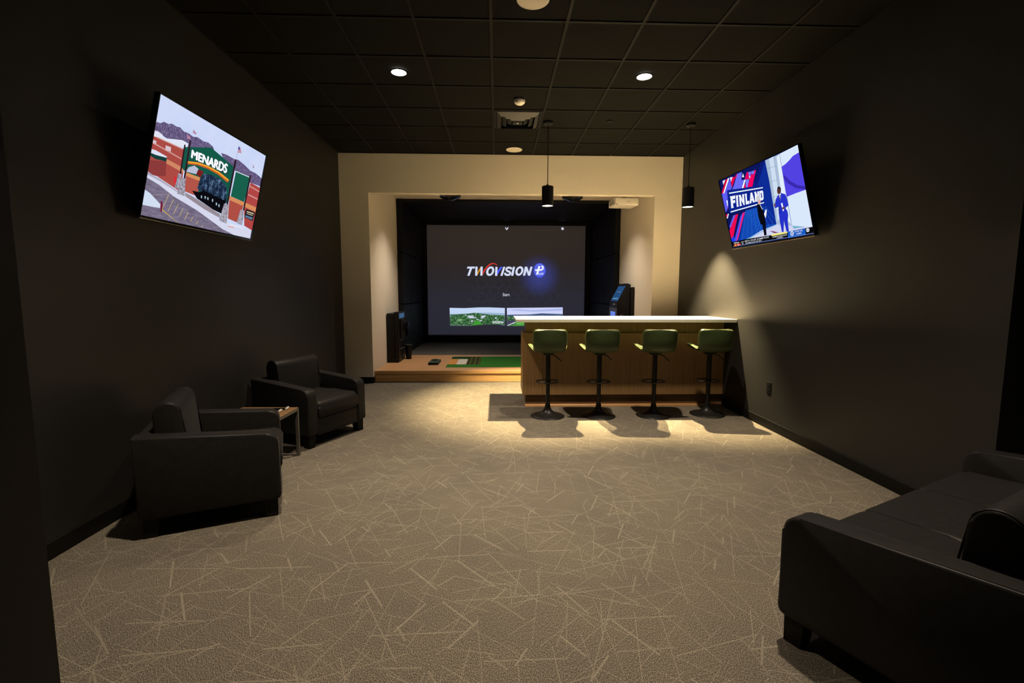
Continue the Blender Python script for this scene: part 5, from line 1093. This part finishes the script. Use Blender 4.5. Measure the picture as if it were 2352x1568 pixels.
remote('slim dark remote with a modelled highlight on its end, half hidden behind the armchair arm', (-1.868, 4.02, hz), .12)

# ------------------------------------------------------------------ televisions
def television(label, loc, rows, w, yaw, tilt, roll, bracket):
    t = thing('television', label, 'television', loc, 0, None)
    t.rotation_euler = (Matrix.Rotation(yaw, 3, 'Z') @ Matrix.Rotation(tilt, 3, 'X') @ Matrix.Rotation(roll, 3, 'Y')).to_euler()
    h = w*9/16
    picture('screen', rows, w, h, t, emit('screen black', (.004, .004, .006)))
    obj('casing', boxm(-w/2-.006, w/2+.006, .003, .03, -h/2-.012, h/2+.006, .003), M['black_plastic'], t)
    bm = bmesh.new()
    for s in ((-w/2-.008, w/2+.008, h/2, h/2+.008), (-w/2-.008, w/2+.008, -h/2-.016, -h/2), (-w/2-.008, -w/2, -h/2, h/2), (w/2, w/2+.008, -h/2, h/2)): box(bm, s[0], s[1], -.009, .006, s[2], s[3])
    obj('bezel', bm, M['gloss_black'], t)
    obj('lower_trim', boxm(-w/2-.008, w/2+.008, -.010, .028, -h/2-.021, -h/2-.0162), surf('trim with gold reflection', (.3, .26, .2), .35, metal=.7), t)  # gold reflection is put into the trim colour
    obj('electronics_housing', boxm(-w*.3, w*.3, .03, .045, -h*.42, h*.1, .006), M['black_plastic'], t)
    obj('wall_bracket', boxm(-.2, .2, .045, bracket, -.06, .1, .004), M['black_metal'], t)
    return t
television('large tilted television on the left wall showing a green and brick store', (-2.270, 3.955, 2.3575), PIC_STORE, 1.40, math.radians(90), math.radians(13.7), math.radians(-.1), .168)
television('large tilted television on the right wall showing two studio presenters', (2.750, 4.935, 2.3935), PIC_STUDIO, 1.422, math.radians(-88.9), math.radians(15.1), math.radians(.5), .188)

# wall outlet
t = thing('power_outlet', 'small black wall outlet low on the right wall', 'outlet', (XR, 4.93, .448), -PI/2)
obj('plate', boxm(-.037, .037, -.007, 0, -.062, .062, .002), M['black_plastic'], t)
for z in (-.024, .024):
    s = obj('socket', boxm(-.017, .017, -.0095, -.007, z-.015, z+.015, .001), M['gloss_black'], t)

# ------------------------------------------------------------------ world, camera, view
w = bpy.data.worlds.new('ambient fill'); scene.world = w; w.use_nodes = True  # even ambient fill added to lift the dark jamb and recess
w.node_tree.nodes['Background'].inputs['Color'].default_value = (1, .9, .78, 1)
w.node_tree.nodes['Background'].inputs['Strength'].default_value = .012

f, pitch, yaw, roll, hcam = 1079.1352, .1029, .0323, .0026, 1.464
fw = Vector((math.sin(yaw)*math.cos(pitch), math.cos(yaw)*math.cos(pitch), -math.sin(pitch)))
r0 = Vector((math.cos(yaw), -math.sin(yaw), 0)); u0 = r0.cross(fw)
r = math.cos(roll)*r0 + math.sin(roll)*u0; u = -math.sin(roll)*r0 + math.cos(roll)*u0
cam = bpy.data.cameras.new('camera'); cam.sensor_width = 36; cam.lens = f*36/2352; cam.clip_start = .05
co = bpy.data.objects.new('camera', cam); COL.objects.link(co)
co.matrix_world = Matrix(((r.x, u.x, -fw.x, 0), (r.y, u.y, -fw.y, 0), (r.z, u.z, -fw.z, hcam), (0, 0, 0, 1)))
scene.camera = co
vs = scene.view_settings
vs.view_transform = 'Standard'; vs.look = 'None'; vs.exposure = 0; vs.gamma = 1; vs.use_curve_mapping = False
scene.cycles.max_bounces = 10; scene.cycles.diffuse_bounces = 6
scene.cycles.use_denoising = True; scene.cycles.sample_clamp_indirect = 0
